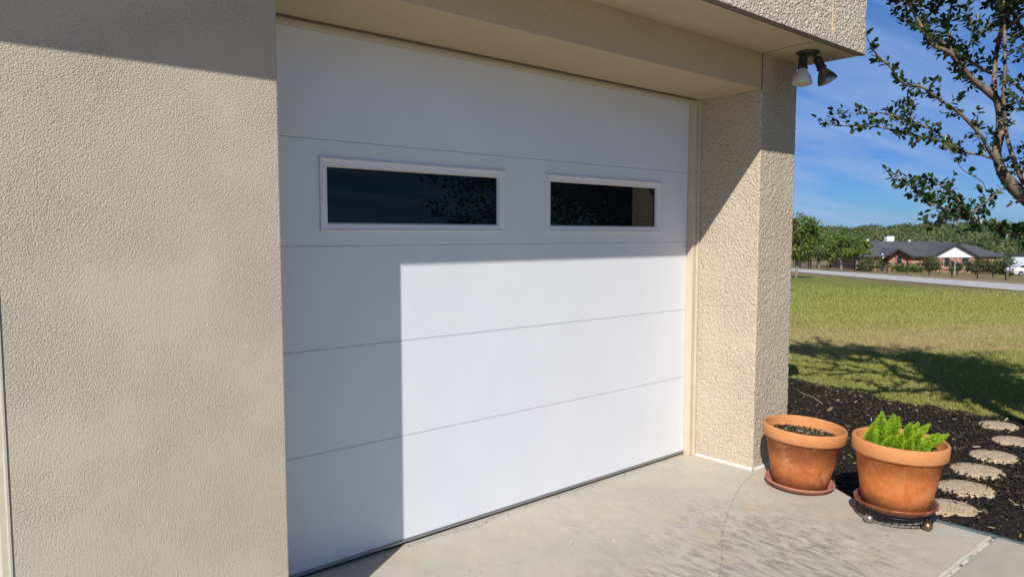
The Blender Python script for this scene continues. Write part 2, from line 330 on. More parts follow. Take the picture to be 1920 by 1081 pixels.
# door trim
m = MB(); m.box(-.045, XR-.001, -.05, .05, 0, ZH-.001); P('door_trim', m, M['trim'], bevel=.003)
m = MB(); m.box(-.012, XR-.001, -.068, -.051, 0, ZH-.001); P('door_trim', m, M['trim'], bevel=.002)
m = MB(); m.box(XW, -.0455, -.05, .05, ZH-.028, ZH-.001); P('door_trim', m, M['trim'], bevel=.002)
m = MB(); m.box(XW, -.0455, -.058, -.051, ZH-.012, ZH-.001); P('door_trim', m, M['brown_trim'])  # dark brown strip paints the shade along the top of the trim
m = MB(); m.box(XW+.001, XW+.045, -.05, .05, 0, ZH-.029); P('door_trim', m, M['trim'])
m = MB(); m.box(XL-.02, XL-.0005, -D+.06, 0, 0, ZH-.001); m.box(XL-.05, XL-.0205, -.14, -.001, 0, ZH-.001); P('door_trim', m, M['pale_trim'], label='pale smooth trim board at the far left edge of the wall')
# corner bead of the left opening: smooth pale return
m = MB(); m.box(XL-.006, XL-.0004, -D-.003, -D+.0595, 0, ZH-.001); P('corner_bead', m, M['pale_trim'])
# irregular white sealant at the pillar foot
def strip(p0, p1, nrm, hgt, wid, n=60):
    p0 = Vector(p0); p1 = Vector(p1); nrm = Vector(nrm); vs = []; fs = []
    for i in range(n+1):
        p = p0.lerp(p1, i/n); h = hgt*(.75+.5*random.random()); ww = wid*(.8+.5*random.random())
        vs += [p+Vector((0, 0, h))+nrm*.0012, p+nrm*(ww*.55)+Vector((0, 0, h*.55)), p+nrm*ww+Vector((0, 0, .001))]
        if i: o = (i-1)*3; fs += [(o, o+1, o+4, o+3), (o+1, o+2, o+5, o+4)]
    return vs, fs
m = MB(); m.add(*strip((XR, -.07, 0), (XR, -D, 0), (-1, 0, 0), .014, .016), True); m.add(*strip((XR-.005, -D, 0), (XP, -D, 0), (0, -1, 0), .016, .016), True)
P('base_sealant', m, M['sealant'])

def make_door(x0, x1, wins, par):
    zs = [.028, .5429, 1.0087, 1.4677, 1.931, 2.40]
    mb = MB()
    for i in range(5):
        z0, z1 = zs[i]+(.0013 if i else 0), zs[i+1]-.0013
        prof = [(0.0025, z0), (0, z0+.004), (0, z1-.006), (.003, z1)]      # rolled section edges
        vs = []; yb = .045
        cut = []
        # split the window section round its two openings
        if i == 3:
            xs = [x0]; 
            for (a, c, zb, zt) in wins: xs += [a, c]
            xs += [x1]
            zb, zt = wins[0][2], wins[0][3]
            for k in range(len(xs)-1):
                if k % 2 == 0: mb.box(xs[k], xs[k+1], 0, yb, z0, z1)
                else: mb.box(xs[k], xs[k+1], 0, yb, z0, zb); mb.box(xs[k], xs[k+1], 0, yb, zt, z1)
        else: mb.box(x0, x1, 0, yb, z0, z1)
        if i: mb.box(x0, x1, .006, yb-.002, zs[i]-.0035, zs[i]+.0035)
    dr = mb.build('garage_door', M['door'], par)
    for (a, c, zb, zt) in wins:
        mb = MB(); t = .038; y = -.010
        # moulded frame: raised outer lip, sloping inner face
        ring = [(0, 0.0, -.0005), (.0015, -.012, -.0005), (.008, -.014, 0), (.014, -.009, 0), (.034, -.007, 0), (.040, .004, 0), (.042, .018, 0)]
        vs = []
        for (ins, yy, _) in ring: vs += [(a+ins-.004, yy, zb+ins-.004), (c-ins+.004, yy, zb+ins-.004), (c-ins+.004, yy, zt-ins+.004), (a+ins-.004, yy, zt-ins+.004)]
        fs = [(4*i+k, 4*i+(k+1) % 4, 4*i+4+(k+1) % 4, 4*i+4+k) for i in range(len(ring)-1) for k in range(4)]
        mb.add(vs, fs); wf = mb.build('window_frame', M['vinyl'], dr)
        mb = MB(); mb.box(a+.030, c-.030, .012, .026, zb+.030, zt-.030); mb.build('window_pane', M['glass'], dr)
    mb = MB(); mb.box(x0, x1, -.004, .045, .012, .0275); mb.box(x0, x1, -.0105, -.0045, .019, .0235); mb.build('bottom_rail', M['alu'], dr)
    mb = MB(); mb.box(x0, x1, .002, .042, .0005, .0115); mb.build('bottom_seal', M['rubber'], dr)
    return dr
W = [(-2.7116, -1.6682, 1.5343, 1.8518), (-1.3596, -.3451, 1.5343, 1.8518)]
d1 = make_door(XW+.02, -.047, W, gar)
d1['label'] = 'smooth white door of five horizontal sections with two dark windows'
d2 = make_door(-6.98, XL-.052, [(a-3.87, c-3.87, z, t) for a, c, z, t in W], gar)

# twin floodlight under the eave
fl = empty('floodlight', (.18, -.705, ZS), 'twin floodlight with one pale and one dark bulb hanging under the eave corner', 'floodlight')
m = MB(); m.lathe([(.001, ZS-.001), (.066, ZS-.001), (.068, ZS-.008), (.055, ZS-.018), (.03, ZS-.026), (.001, ZS-.026)], Matrix.Translation((.18, -.705, 0)), 32)
fmat, nt, b = newmat('bronze_fixture', (.035, .033, .032), .5); m.build('mount_plate', fmat, fl)
wb, nt, b = newmat('pale_bulb_glass', (.62, .62, .60), .3); db, nt, b = newmat('silvered_bulb', (.24, .235, .235), .16, .85)
lens, nt, b = newmat('bulb_lens_pale', (.55, .52, .46), .25); co = objco(nt); bump(nt, b, noise(nt, 160, 2, .5, co), .003)
lens2, nt, b = newmat('bulb_lens_dark', (.30, .25, .25), .15); co = objco(nt); bump(nt, b, noise(nt, 160, 2, .5, co), .003)
for (top, bot, mb_, ml, nm) in (((.142, -.695, 2.600), (.125, -.700, 2.437), wb, lens, 'pale white reflector bulb'), ((.244, -.731, 2.602), (.310, -.772, 2.464), db, lens2, 'dark silvered reflector bulb')):
    t = Vector(top); q = Vector(bot); ax = (q-t).normalized(); Lg = (q-t).length
    Mx = Matrix.Translation(t) @ ax.to_track_quat('Z', 'Y').to_matrix().to_4x4()
    m = MB(); m.lathe([(.001, -.002), (.024, -.002), (.026, .004), (.026, .060), (.030, .062), (.030, .074), (.024, .076), (.001, .076)], Mx, 24)
    m.tube([(t.x*.6+.18*.4, t.y*.6-.705*.4, ZS-.012), t+ax*.004], [.012, .015], 10); h_ = m.build('lamp_holder', fmat, fl)
    k = Lg
    m = MB(); m.lathe([(.022, .073), (.026, .082), (.040, .103), (.054, .130), (.0605, k-.008), (.0605, k-.002)], Mx, 32)
    m.build('bulb', mb_, fl, label=nm)
    m = MB(); m.lathe([(.0602, k-.002), (.058, k+.003), (.04, k+.008), (.02, k+.011), (.0005, k+.012)], Mx, 32); m.build('bulb_lens', ml, fl)

# ============================================================= SLABS, BED, EDGING
edge = [(0.0, -1.846), (-.002, -1.50), (-.012, -1.30), (-.02, -1.22), (.03, -1.11), (.10, -.995), (.17, -.915), (.27, -.82), (.36, -.70), (.44, -.60), (.44, -.45)]
m = MB(); m.poly([(-12, .8), (-12, -1.846)]+edge+[(.30, -.45), (.30, .8)], -.12, 0)
dw = m.build('driveway', M['concrete'], None, bevel=.006); tag(dw, kind='structure')
m = MB(); m.poly([(-12, -1.858), (-12, -14), (.03, -14), (.035, -5), (.025, -1.858)], -.12, -.004)
d2_ = m.build('driveway_apron', M['concrete2'], None, bevel=.008); tag(d2_, kind='structure')
m = MB(); m.box(-12, .0, -1.858, -1.846, -.12, -.010); 
jm, nt, b = newmat('joint_filler', (.55, .52, .47), .9); co = objco(nt)
nt.links.new(ramp(nt, noise(nt, 22, 5, .7, co), [(.40, (.08, .065, .05)), (.47, (.55, .53, .48)), (.8, (.66, .64, .6))]), b.inputs['Base Color'])
m.build('joint_filler', jm, dw)
# pale worn lip of the joint
m = MB(); vs = []; fs = []
for i in range(240):
    x = -6+i*.0251; a = -1.846+.004; c = -1.836+.003*math.sin(i*.21)+.002*math.sin(i*.57)+.0015*random.random()
    vs += [(x, a, .0012), (x, c, .0012)]
    if i: o = 2*i-2; fs.append((o, o+2, o+3, o+1))
m.add(vs, fs); m.build('worn_lip', M['sealant'], dw)
def ribbon(pts, w, jit, z, n=10):
    P_ = []
    for (a, c) in zip(pts[:-1], pts[1:]):
        for k in range(n):
            t = k/n; P_.append(((a[0]*(1-t)+c[0]*t)+random.uniform(-jit, jit), (a[1]*(1-t)+c[1]*t)+random.uniform(-jit, jit)))
    P_.append(pts[-1]); vs = []; fs = []
    for i, p in enumerate(P_):
        q = P_[min(i+1, len(P_)-1)]; r = P_[max(i-1, 0)]; d = Vector((q[0]-r[0], q[1]-r[1])); d.normalize()
        ww = w*random.uniform(.25, 1.2); vs += [(p[0]-d.y*ww, p[1]+d.x*ww, z), (p[0]+d.y*ww, p[1]-d.x*ww, z)]
        if i: o = 2*i-2; fs.append((o, o+1, o+3, o+2))
    return vs, fs
m = MB()
m.add(*ribbon([(-.03, -.535), (-.068, -.545), (-.2, -.585), (-.359, -.633), (-.45, -.675), (-.538, -.71), (-.736, -.803), (-.912, -.891), (-1.066, -.977), (-1.217, -1.085), (-1.323, -1.14), (-1.5, -1.25), (-1.8, -1.38)], .0015, .008, .0006))
m.add(*ribbon([(-1.62, -.012), (-1.739, -.02), (-1.80, -.033), (-1.84, -.045), (-1.88, -.068), (-1.919, -.068), (-1.965, -.048), (-2.04, -.04), (-2.12, -.03), (-2.307, -.035)], .0017, .006, .0006))
m.add(*ribbon([(-.95, -.02), (-1.2, -.03), (-1.4, -.024), (-1.55, -.02)], .001, .006, .0006))
m.build('crack', M['crack'], dw)
m = MB(); m.add(*ribbon([(-1.35, -.700), (-1.1, -.706), (-.19, -.716), (.2, -.72)], .0016, .001, .0005)); m.add(*ribbon([(-.95, -1.03), (-.5, -1.035), (-.2, -1.04)], .0013, .001, .0005)); m.build('score_line', M['score'], dw)

# grit, specks and bits along the door and over the slab
def grit_pts(n):
    a = n//2; x = np.concatenate([RNG.uniform(-3.0, -.05, a), RNG.uniform(-2.6, -.05, n-a)]); y = np.concatenate([-.012-np.abs(RNG.normal(0, .03, a)), RNG.uniform(-1.82, -.05, n-a)])
    return np.stack([x, y, np.full(n, .001)], -1)
GRIT = (grit_pts,)
# mulch bed
ME = [(3.9, 7.0), (3.6, 3.5), (3.30, 1.8), (3.17, .94), (3.06, .40), (2.97, -.02), (2.92, -.40), (2.92, -.72), (3.0, -1.23), (3.2, -2.2), (3.35, -3.5), (3.3, -6.0)]
def me_x(y):
    ys = np.array([p[1] for p in ME])[::-1]; xs = np.array([p[0] for p in ME])[::-1]
    return np.interp(y, ys, xs)+.025*np.sin(y*9)+.02*np.sin(y*23+1)
ny, nx = 420, 110; Y = np.linspace(-6, 7, ny); vs = []; 
mz = RNG.normal(0, 1, (ny, nx))
XX = np.zeros((ny, nx)); ZZ = np.zeros((ny, nx))
for j, y in enumerate(Y):
    x0 = .055 if y < -1.0 else (.055+(y+1)*.7 if y < -.5 else .44)
    if y > -1.2 and y < -.5: x0 = np.interp(y, [-1.2, -1.1, -.9, -.7, -.5], [-.015, .04, .19, .37, .44])
    XX[j] = np.linspace(x0, me_x(y), nx)
ZZ = -.045+.006*mz+.012*np.sin(XX*3+1)*np.sin(Y[:, None]*2.3); ZZ[:, -2:] = -.075; ZZ[:, 0] = -.08
V = np.stack([XX, np.repeat(Y[:, None], nx, 1), ZZ], -1).reshape(-1, 3)
I = np.arange(ny*nx).reshape(ny, nx); F = np.stack([I[:-1, :-1], I[:-1, 1:], I[1:, 1:], I[1:, :-1]], -1).reshape(-1, 4)
m, nt, b = newmat('bark_mulch', (.018, .014, .012), .85, spec=.25); co = objco(nt)
nt.links.new(ramp(nt, noise(nt, 45, 5, .75, co), [(.3, (.008, .0065, .005)), (.55, (.028, .021, .016)), (.78, (.06, .045, .034))]), b.inputs['Base Color'])
bump(nt, b, noise(nt, 60, 5, .75, co), .03); M['mulch'] = m
npmesh('mulch_bed', V, F, M['mulch'], smooth=True); tag(bpy.data.objects['mulch_bed'], 'black bark mulch bed between the concrete and the lawn', 'mulch', kind='stuff')
def attr_ramp(nt, stops, attr='tint'):
    a = nt.nodes.new('ShaderNodeAttribute'); a.attribute_name = attr; return ramp(nt, a.outputs['Fac'], stops)
def chips(name, n, sampler, size, mat, rng=RNG):
    c = sampler(n); n = len(c); L_ = size*rng.lognormal(0, .45, n); Wd = L_*rng.uniform(.16, .42, n); T = L_*.12
    az = rng.uniform(0, 2*np.pi, n); ti = rng.normal(0, .35, n); ro = rng.normal(0, .5, n)
    base = np.array([[-1, -1, -1], [1, -.6, -1], [1, .7, -1], [-1, 1, -1], [-1, -1, 1], [1, -.6, 1], [1, .7, 1], [-1, 1, 1]])*.5
    p = base[None]*np.stack([L_, Wd, T], -1)[:, None]
    ca, sa = np.cos(ro)[:, None], np.sin(ro)[:, None]; y, z = p[..., 1]*ca-p[..., 2]*sa, p[..., 1]*sa+p[..., 2]*ca; x = p[..., 0]
    ca, sa = np.cos(ti)[:, None], np.sin(ti)[:, None]; x, z = x*ca-z*sa, x*sa+z*ca
    ca, sa = np.cos(az)[:, None], np.sin(az)[:, None]; x, y = x*ca-y*sa, x*sa+y*ca
    V = np.stack([x, y, z], -1)+c[:, None]
    f = np.array([[0, 3, 2, 1], [4, 5, 6, 7], [0, 1, 5, 4], [1, 2, 6, 5], [2, 3, 7, 6], [3, 0, 4, 7]])
    F = (f[None]+8*np.arange(n)[:, None, None]).reshape(-1, 4)
    return npmesh(name, V.reshape(-1, 3), F, mat, tint=np.repeat(rng.uniform(0, 1, n), 8))
def mulch_pts(n):
    y = RNG.uniform(-3.6, 2.6, n); x1 = me_x(y); x0 = np.where(y < -1.0, .06, np.where(y < -.5, np.interp(y, [-1.2, -1.1, -.9, -.7, -.5], [-.01, .05, .2, .38, .45]), .45)); x = x0+(x1-x0+.03)*RNG.uniform(0, 1, n)
    return np.stack([x, y, -.038+RNG.normal(0, .006, n)], -1)
STONES = [(.375, -1.53), (.80, -1.48), (1.24, -1.41), (1.68, -1.38), (2.22, -1.36), (2.66, -1.14)]
def off_stones(n):
    p = mulch_pts(n); k = np.ones(n, bool)
    for a, c in STONES: k &= (np.hypot(p[:, 0]-a, p[:, 1]-c) > RNG.normal(.150, .022, n))
    return p[k]
m, nt, b = newmat('bark_chip', (.03, .024, .02), .8, spec=.3)
nt.links.new(attr_ramp(nt, [(0, (.008, .007, .006)), (.6, (.026, .019, .015)), (.9, (.06, .042, .03)), (.975, (.085, .06, .04)), (.985, (.30, .23, .13))]), b.inputs['Base Color']); M['chip'] = m
tag(chips('bark_chips', 60000, off_stones, .021, m), 'loose shredded bark chips and dry bits strewn over the mulch', 'mulch', kind='stuff')
gm, nt, b = newmat('grit', (.2, .17, .13), .9); nt.links.new(attr_ramp(nt, [(0, (.05, .04, .03)), (.6, (.16, .12, .08)), (.8, (.34, .28, .2)), (1, (.75, .72, .66))]), b.inputs['Base Color'])
tag(chips('grit', 620, grit_pts, .0055, gm), 'small specks of grit and dry bits scattered on the concrete by the door', 'grit', kind='stuff')
# fallen leaves and twigs
def leaflets(n):
    p = mulch_pts(n); p[:, 2] = -.026; return p
m, nt, b = newmat('fallen_leaf', (.2, .22, .06), .7); nt.links.new(attr_ramp(nt, [(0, (.09, .14, .03)), (.5, (.30, .26, .09)), (1, (.45, .38, .26))]), b.inputs['Base Color'])
tag(chips('fallen_leaves', 420, leaflets, .022, m), 'scattered green and straw coloured fallen leaves on the dark mulch', 'leaves', kind='stuff')
# edging
m = MB(); m.poly([(.028, -1.56), (.052, -1.56), (.056, -1.9), (.062, -2.6), (.062, -6), (.034, -6), (.034, -2.6), (.030, -1.9)], -.10, -.004)
em, nt, b = newmat('weathered_edging', (.07, .105, .105), .6); co = objco(nt); nt.links.new(ramp(nt, noise(nt, 25, 4, .6, co), [(.3, (.05, .08, .085)), (.7, (.14, .17, .165))]), b.inputs['Base Color'])
tag(m.build('garden_edging', em, None, bevel=.003), 'thin blue green metal edging between concrete and mulch', 'edging')
# stepping stones
sm, nt, b = newmat('pebble_concrete', (.42, .35, .27), .85); co = objco(nt)
vo = nt.nodes.new('ShaderNodeTexVoronoi'); vo.inputs['Scale'].default_value = 95; nt.links.new(co, vo.inputs['Vector'])
pc = ramp(nt, vo.outputs['Color'], [(.1, (.34, .235, .135)), (.45, (.56, .43, .27)), (.8, (.68, .55, .38)), (1, (.34, .25, .16))])
nt.links.new(mixc(nt, ramp(nt, vo.outputs[0], [(.55, g3(0)), (.95, g3(1))]), pc, (.26, .20, .14)), b.inputs['Base Color'])
bump(nt, b, mth('SUBTRACT', 1.0, vo.outputs[0], nt), .008)
def stone(x, y, r, lab):
    n = 40; m = MB(); prof = [(1.0, -.05), (1.0, -.020), (.985, -.012), (.95, -.008), (0.5, -.006), (.01, -.005)]
    vs = []; ph = [random.uniform(0, 6) for _ in range(3)]
    for (q, z) in prof:
        for k in range(n):
            a = 2*math.pi*k/n; rr = r*q*(1+.018*math.sin(2*a+ph[0])+.012*math.sin(3*a+ph[1])+.008*math.sin(7*a+ph[2])); vs.append((rr*math.cos(a), rr*math.sin(a)*.93, z-.004))
    fs = [(i*n+k, i*n+(k+1) % n, (i+1)*n+(k+1) % n, (i+1)*n+k) for i in range(len(prof)-1) for k in range(n)]
    m.add(vs, fs, True); o = m.build('stepping_stone', sm); o.location = (x, y, -.020); tag(o, lab, 'stepping stone', 'round pebbled stepping stones in the mulch')
for x, y, r, lab in ((.375, -1.53, .150, 'round pebbled stepping stone nearest the potted fern, partly behind its pot'), (.80, -1.48, .165, 'second pebbled stepping stone out from the potted fern'),
                (1.24, -1.41, .165, 'third pebbled stepping stone out from the potted fern, in full sun'), (1.68, -1.38, .16, 'fourth pebbled stepping stone out, just below the tree shadow'),
                (2.22, -1.36, .15, 'small dappled stepping stone at the right edge inside the tree shadow'), (2.66, -1.14, .15, 'farthest stepping stone, half shaded, by the lawn')): stone(x, y, r, lab)

# ============================================================= POTS
def terracotta(name, c0, c1, c2, rough=.8, seed=0, stains=True, dirt=1.0):
    m, nt, b = newmat(name, c1, rough, spec=.3)
    t = nt.nodes.new('ShaderNodeTexCoord'); mp = nt.nodes.new('ShaderNodeMapping'); mp.inputs['Location'].default_value = (seed, seed*2, 0); nt.links.new(t.outputs['Object'], mp.inputs[0]); co = mp.outputs[0]
    base = ramp(nt, noise(nt, 9, 9, .72, co, .8), [(.36, c0), (.5, c1), (.62, c2)])
    fine = ramp(nt, noise(nt, 70, 4, .7, co), [(.3, g3(.88)), (.7, g3(1.06))])
    c = mixc(nt, 1.0, base, fine, 'MULTIPLY')
    if stains:
        sp = nt.nodes.new('ShaderNodeSeparateXYZ'); nt.links.new(t.outputs['Object'], sp.inputs[0])
        low = ramp(nt, mth('ADD', sp.outputs[2], mth('MULTIPLY', noise(nt, 11, 5, .7, co), .09, nt), nt), [(.075, g3(1)), (.125, g3(0))])
        c = mixc(nt, mth('MULTIPLY', low, .7, nt), c, (.12, .045, .02))
        mid = ramp(nt, mth('ADD', mth('MULTIPLY', sp.outputs[2], 1.8, nt), mth('MULTIPLY', noise(nt, 6, 7, .75, co, 1.2), .9, nt), nt), [(.72, g3(0)), (.86, g3(1)), (.93, g3(1)), (1.02, g3(.1))])
        c = mixc(nt, mth('MULTIPLY', mid, .6*dirt, nt), c, (.19, .075, .035))
        scf = ramp(nt, mth('MULTIPLY', noise(nt, 13, 8, .7, co, 1.5), noise(nt, 4.5, 3, .5, co), nt), [(.31, g3(0)), (.35, g3(1))])
        c = mixc(nt, mth('MULTIPLY', scf, .55*dirt, nt), c, (.60, .36, .20))
        vz = nt.nodes.new('ShaderNodeMapping'); vz.inputs['Scale'].default_value = (22, 22, 2.2); nt.links.new(t.outputs['Object'], vz.inputs[0])
        run = ramp(nt, noise(nt, 1, 4, .6, vz.outputs[0]), [(.55, g3(0)), (.75, g3(1))]); c = mixc(nt, mth('MULTIPLY', run, .25*dirt, nt), c, (.30, .12, .06))
    if stains: c = mixc(nt, ramp(nt, sp.outputs[2], [(.2765, g3(.6)), (.2775, g3(0))]), c, mixc(nt, 1.0, c, (1.0, .74, .55), 'MULTIPLY')); c = mixc(nt, ramp(nt, sp.outputs[2], [(.277, g3(0)), (.290, g3(.7))]), c, (.54, .235, .088))
    nt.links.new(c, b.inputs['Base Color'])
    bump(nt, b, mth('ADD', noise(nt, 28, 5, .6, co), mth('MULTIPLY', noise(nt, 160, 3, .6, co), .5, nt), nt), .0025)
    return m
soilm, nt, b = newmat('potting_soil', (.035, .022, .014), .95, spec=.2); co = objco(nt); bump(nt, b, noise(nt, 90, 5, .7, co), .02)
nt.links.new(ramp(nt, noise(nt, 120, 4, .7, co), [(.3, (.015, .010, .008)), (.6, (.05, .034, .022)), (.75, (.13, .085, .045))]), b.inputs['Base Color'])
bitm, nt, b = newmat('soil_bits', (.1, .07, .03), .9); nt.links.new(attr_ramp(nt, [(0, (.02, .013, .01)), (.5, (.07, .045, .025)), (.85, (.22, .19, .07)), (1, (.6, .55, .45))]), b.inputs['Base Color'])
def pot(x, y, z0, rb, rt, h, rimh, soilz, mat, lab, tilt=0):
    e = empty('flower_pot', (0, 0, 0), lab, 'flower pot', 'terracotta pots beside the pillar')
    m = MB(); t = .018; rr = rt-.020
    zr = h-rimh
    prof = [(.001, 0), (rb-.008, 0), (rb, .008), (rb+(rr-rb)*.5, zr*.5), (rr, zr), (rr+.004, zr+.001), (rt-.004, zr+.001), (rt, zr+.006), (rt+.002, h-.010), (rt-.003, h-.002), (rt-.008, h), (rt-.014, h-.002), (rt-.018, h-.010), (rt-.023, zr), (rr-.018, soilz-.03)]
    m.lathe(prof, None, 72); m.build('pot_body', mat, e)
    rs = rt-.027
    m = MB(); n = 40; vs = []; R2 = np.linspace(0.001, rs, 14)
    for i, r in enumerate(R2):
        for k in range(n): a = 2*math.pi*k/n; vs.append((r*math.cos(a), r*math.sin(a), soilz+random.gauss(0, .003)+.008*math.sin(3*a+r*20)*(r/rs)))
    m.add(vs, [(i*n+k, i*n+(k+1) % n, (i+1)*n+(k+1) % n, (i+1)*n+k) for i in range(13) for k in range(n)], True); so_ = m.build('soil', soilm, e)
    def sp(n):
        a = RNG.uniform(0, 6.283, n); r = rs*.97*np.sqrt(RNG.uniform(0, 1, n)); return np.stack([r*np.cos(a), r*np.sin(a), soilz+.004+RNG.uniform(0, .006, n)], -1)
    c = chips('soil_bits', 900, sp, .010, bitm); c.parent = so_
    e.location = (x, y, z0); e.rotation_euler = Matrix.Rotation(R_(tilt), 3, Vector((.888, .459, 0))).to_euler(); return e
def saucer(x, y, z0, r, h, mat, lab, glaze=False):
    m = MB(); prof = [(.001, 0), (r*.80, 0), (r*.86, .003), (r*.93, h*.45), (r*.955, h*.5), (r*.95, h*.62), (r*.985, h*.68), (r, h-.004), (r-.004, h), (r-.012, h-.002), (r-.02, h*.5), (r-.035, .012), (.001, .009)]
    m.lathe(prof, None, 72); o = m.build('saucer', mat); o.location = (x, y, z0); tag(o, lab, 'saucer'); return o
tc1 = terracotta('old_terracotta', (.33, .115, .038), (.45, .165, .055), (.52, .24, .11), seed=1.3)
tc2 = terracotta('bright_terracotta', (.42, .14, .038), (.52, .182, .05), (.54, .235, .09), seed=4.1, dirt=.4)
ps = terracotta('pink_plastic', (.38, .145, .10), (.42, .165, .115), (.45, .19, .13), .5, 2.2, False)
gs = terracotta('glazed_brown', (.13, .04, .018), (.21, .065, .027), (.30, .11, .05), .22, 3.3, False)
P1 = (-.045, -.848); P2 = (-.115, -1.425)
s1 = saucer(P1[0], P1[1], .009, .20, .036, ps, 'pinkish plastic saucer lying on the concrete under the pot by the pillar')
s1.rotation_euler = Matrix.Rotation(R_(2.6), 3, Vector((.888, .459, 0))).to_euler()
pot(P1[0], P1[1], .018, .158, .236, .362, .072, .297, tc1, 'weathered terracotta pot of bare soil next to the stucco pillar', 3.5)
# caddy
cx_, cy_ = P2
ca = empty('plant_caddy', (cx_, cy_, 0), 'black wrought iron plant stand on ball wheels under the fern pot', 'plant stand')
im, nt, b = newmat('wrought_iron', (.02, .018, .018), .4, .6); chm, nt, b = newmat('steel_ball', (.40, .37, .33), .3, .95); cop, nt, b = newmat('coppery_ball', (.30, .16, .09), .35, .9)
def ringp(r, z, n=64, ph=0): return [(cx_+r*math.cos(2*math.pi*k/n), cy_+r*math.sin(2*math.pi*k/n), z) for k in range(n)]
m = MB(); m.tube(ringp(.185, .060), .004, 6, closed=True); m.tube(ringp(.19, .034), .0035, 6, closed=True)
zig = []; nz_ = 36
for k in range(nz_*6): a = 2*math.pi*k/(nz_*6); zig.append((cx_+(.188+.003*math.sin(a*nz_))*math.cos(a), cy_+(.188)*math.sin(a), .047+.011*math.sin(a*nz_)))
m.tube(zig, .0022, 5, closed=True)
for a in (0, 1.57): m.tube([(cx_+.185*math.cos(a), cy_+.185*math.sin(a), .060), (cx_-.185*math.cos(a), cy_-.185*math.sin(a), .060)], .004, 6)
m.build('ring_frame', im, ca)
for a in (R_(163), R_(253), R_(-17), R_(73)):
    q = (cx_+.19*math.cos(a), cy_+.19*math.sin(a)); m = MB()
    pr = [(.026*math.sin(t)+1e-4, .0265-.026*math.cos(t)) for t in np.linspace(0, math.pi, 14)]; m.lathe(pr, Matrix.Translation((*q, 0)), 24); m.build('ball_wheel', chm if abs(a-R_(163)) < .1 else cop, ca)
    m = MB(); m.tube([(*q, .049), (cx_+.186*math.cos(a), cy_+.186*math.sin(a), .064)], .009, 8); m.build('wheel_bracket', im, ca)
saucer(P2[0], P2[1], .065, .205, .042, gs, 'glossy brown glazed saucer in the iron stand under the fern pot')
pot(P2[0], P2[1], .080, .166, .232, .356, .078, .295, tc2, 'bright orange terracotta pot standing on the wheeled iron stand', 2)
# foxtail fern
fern = empty('foxtail_fern', (P2[0], P2[1], .38), 'bright green foxtail fern growing in the orange pot', 'plant')
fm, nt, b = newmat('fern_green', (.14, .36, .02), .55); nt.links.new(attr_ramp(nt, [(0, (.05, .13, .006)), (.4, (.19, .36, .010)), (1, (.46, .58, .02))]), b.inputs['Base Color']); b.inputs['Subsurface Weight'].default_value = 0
def frond(base, d, L_, rad, bend):
    base = Vector(base); d = Vector(d).normalized(); n = 4200; rad *= 1.22
    t = RNG.beta(1.1, 1.15, n); ax = np.array([list(base+d*(L_*q)+Vector(bend)*(q*q*L_)) for q in t])
    tdir = np.array([list((d+Vector(bend)*2*q).normalized()) for q in t]); rnd = RNG.normal(0, 1, (n, 3)); rnd -= (rnd*tdir).sum(1)[:, None]*tdir; rnd /= np.linalg.norm(rnd, axis=1)[:, None]
    env = rad*np.clip(np.sin(np.pi*(t*.80+.17))**.7, .1, 1)*np.where(t > .8, 1-(t-.8)*3.6, 1)
    r0 = env*RNG.uniform(.05, .78, n); st = ax+rnd*r0[:, None]
    nd = rnd*RNG.uniform(.3, 1, (n, 1))+tdir*RNG.uniform(.4, 1.1, (n, 1))+RNG.normal(0, .35, (n, 3)); nd /= np.linalg.norm(nd, axis=1)[:, None]
    en = st+nd*RNG.uniform(.006, .012, (n, 1)); sd = np.cross(nd, RNG.normal(0, 1, (n, 3))); sd /= np.linalg.norm(sd, axis=1)[:, None]; wv = .0012
    L_ = L_; V = np.stack([st-sd*wv, st+sd*wv, en+sd*wv*.3, en-sd*wv*.3], 1).reshape(-1, 3); F = np.arange(4*n).reshape(n, 4)
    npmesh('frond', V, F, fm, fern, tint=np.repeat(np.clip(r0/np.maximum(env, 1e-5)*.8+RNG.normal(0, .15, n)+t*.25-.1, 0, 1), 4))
bx = Vector((P2[0], P2[1], .38))
# right in the picture = (.76,-.65); towards the camera = (-.65,-.76)
rt_ = Vector((.76, -.65, 0)); fw = Vector((-.65, -.76, 0))
for (s, f, L_, lean, fwd, rad) in ((-.135, .02, .155, -.10, .25, .036), (-.105, -.05, .15, .05, 0, .03), (-.085, .06, .12, .25, .45, .028), (-.055, -.05, .21, -.02, -.1, .036), (-.03, .0, .20, .12, .05, .034), (-.045, .09, .13, .1, .35, .032), (-.005, -.07, .19, .08, -.1, .03),
                        (.03, .03, .175, .0, .2, .033), (.035, .08, .14, .2, .35, .030), (.045, -.03, .17, .45, 0, .028), (.07, -.05, .19, .8, .0, .022), (.085, .05, .15, .75, .3, .030), (.10, .01, .19, 1.6, .15, .021), (.07, .09, .10, .5, .5, .028), (.01, .10, .11, -.1, .5, .026)):
    L_ *= .84; lean *= 1.15
    frond(bx+rt_*(s*1.10-.008)+fw*f*.8+Vector((0, 0, -.005)), Vector((0, 0, 1))+rt_*lean+fw*fwd, L_, rad, (rt_*.08+Vector((0, 0, .05))))
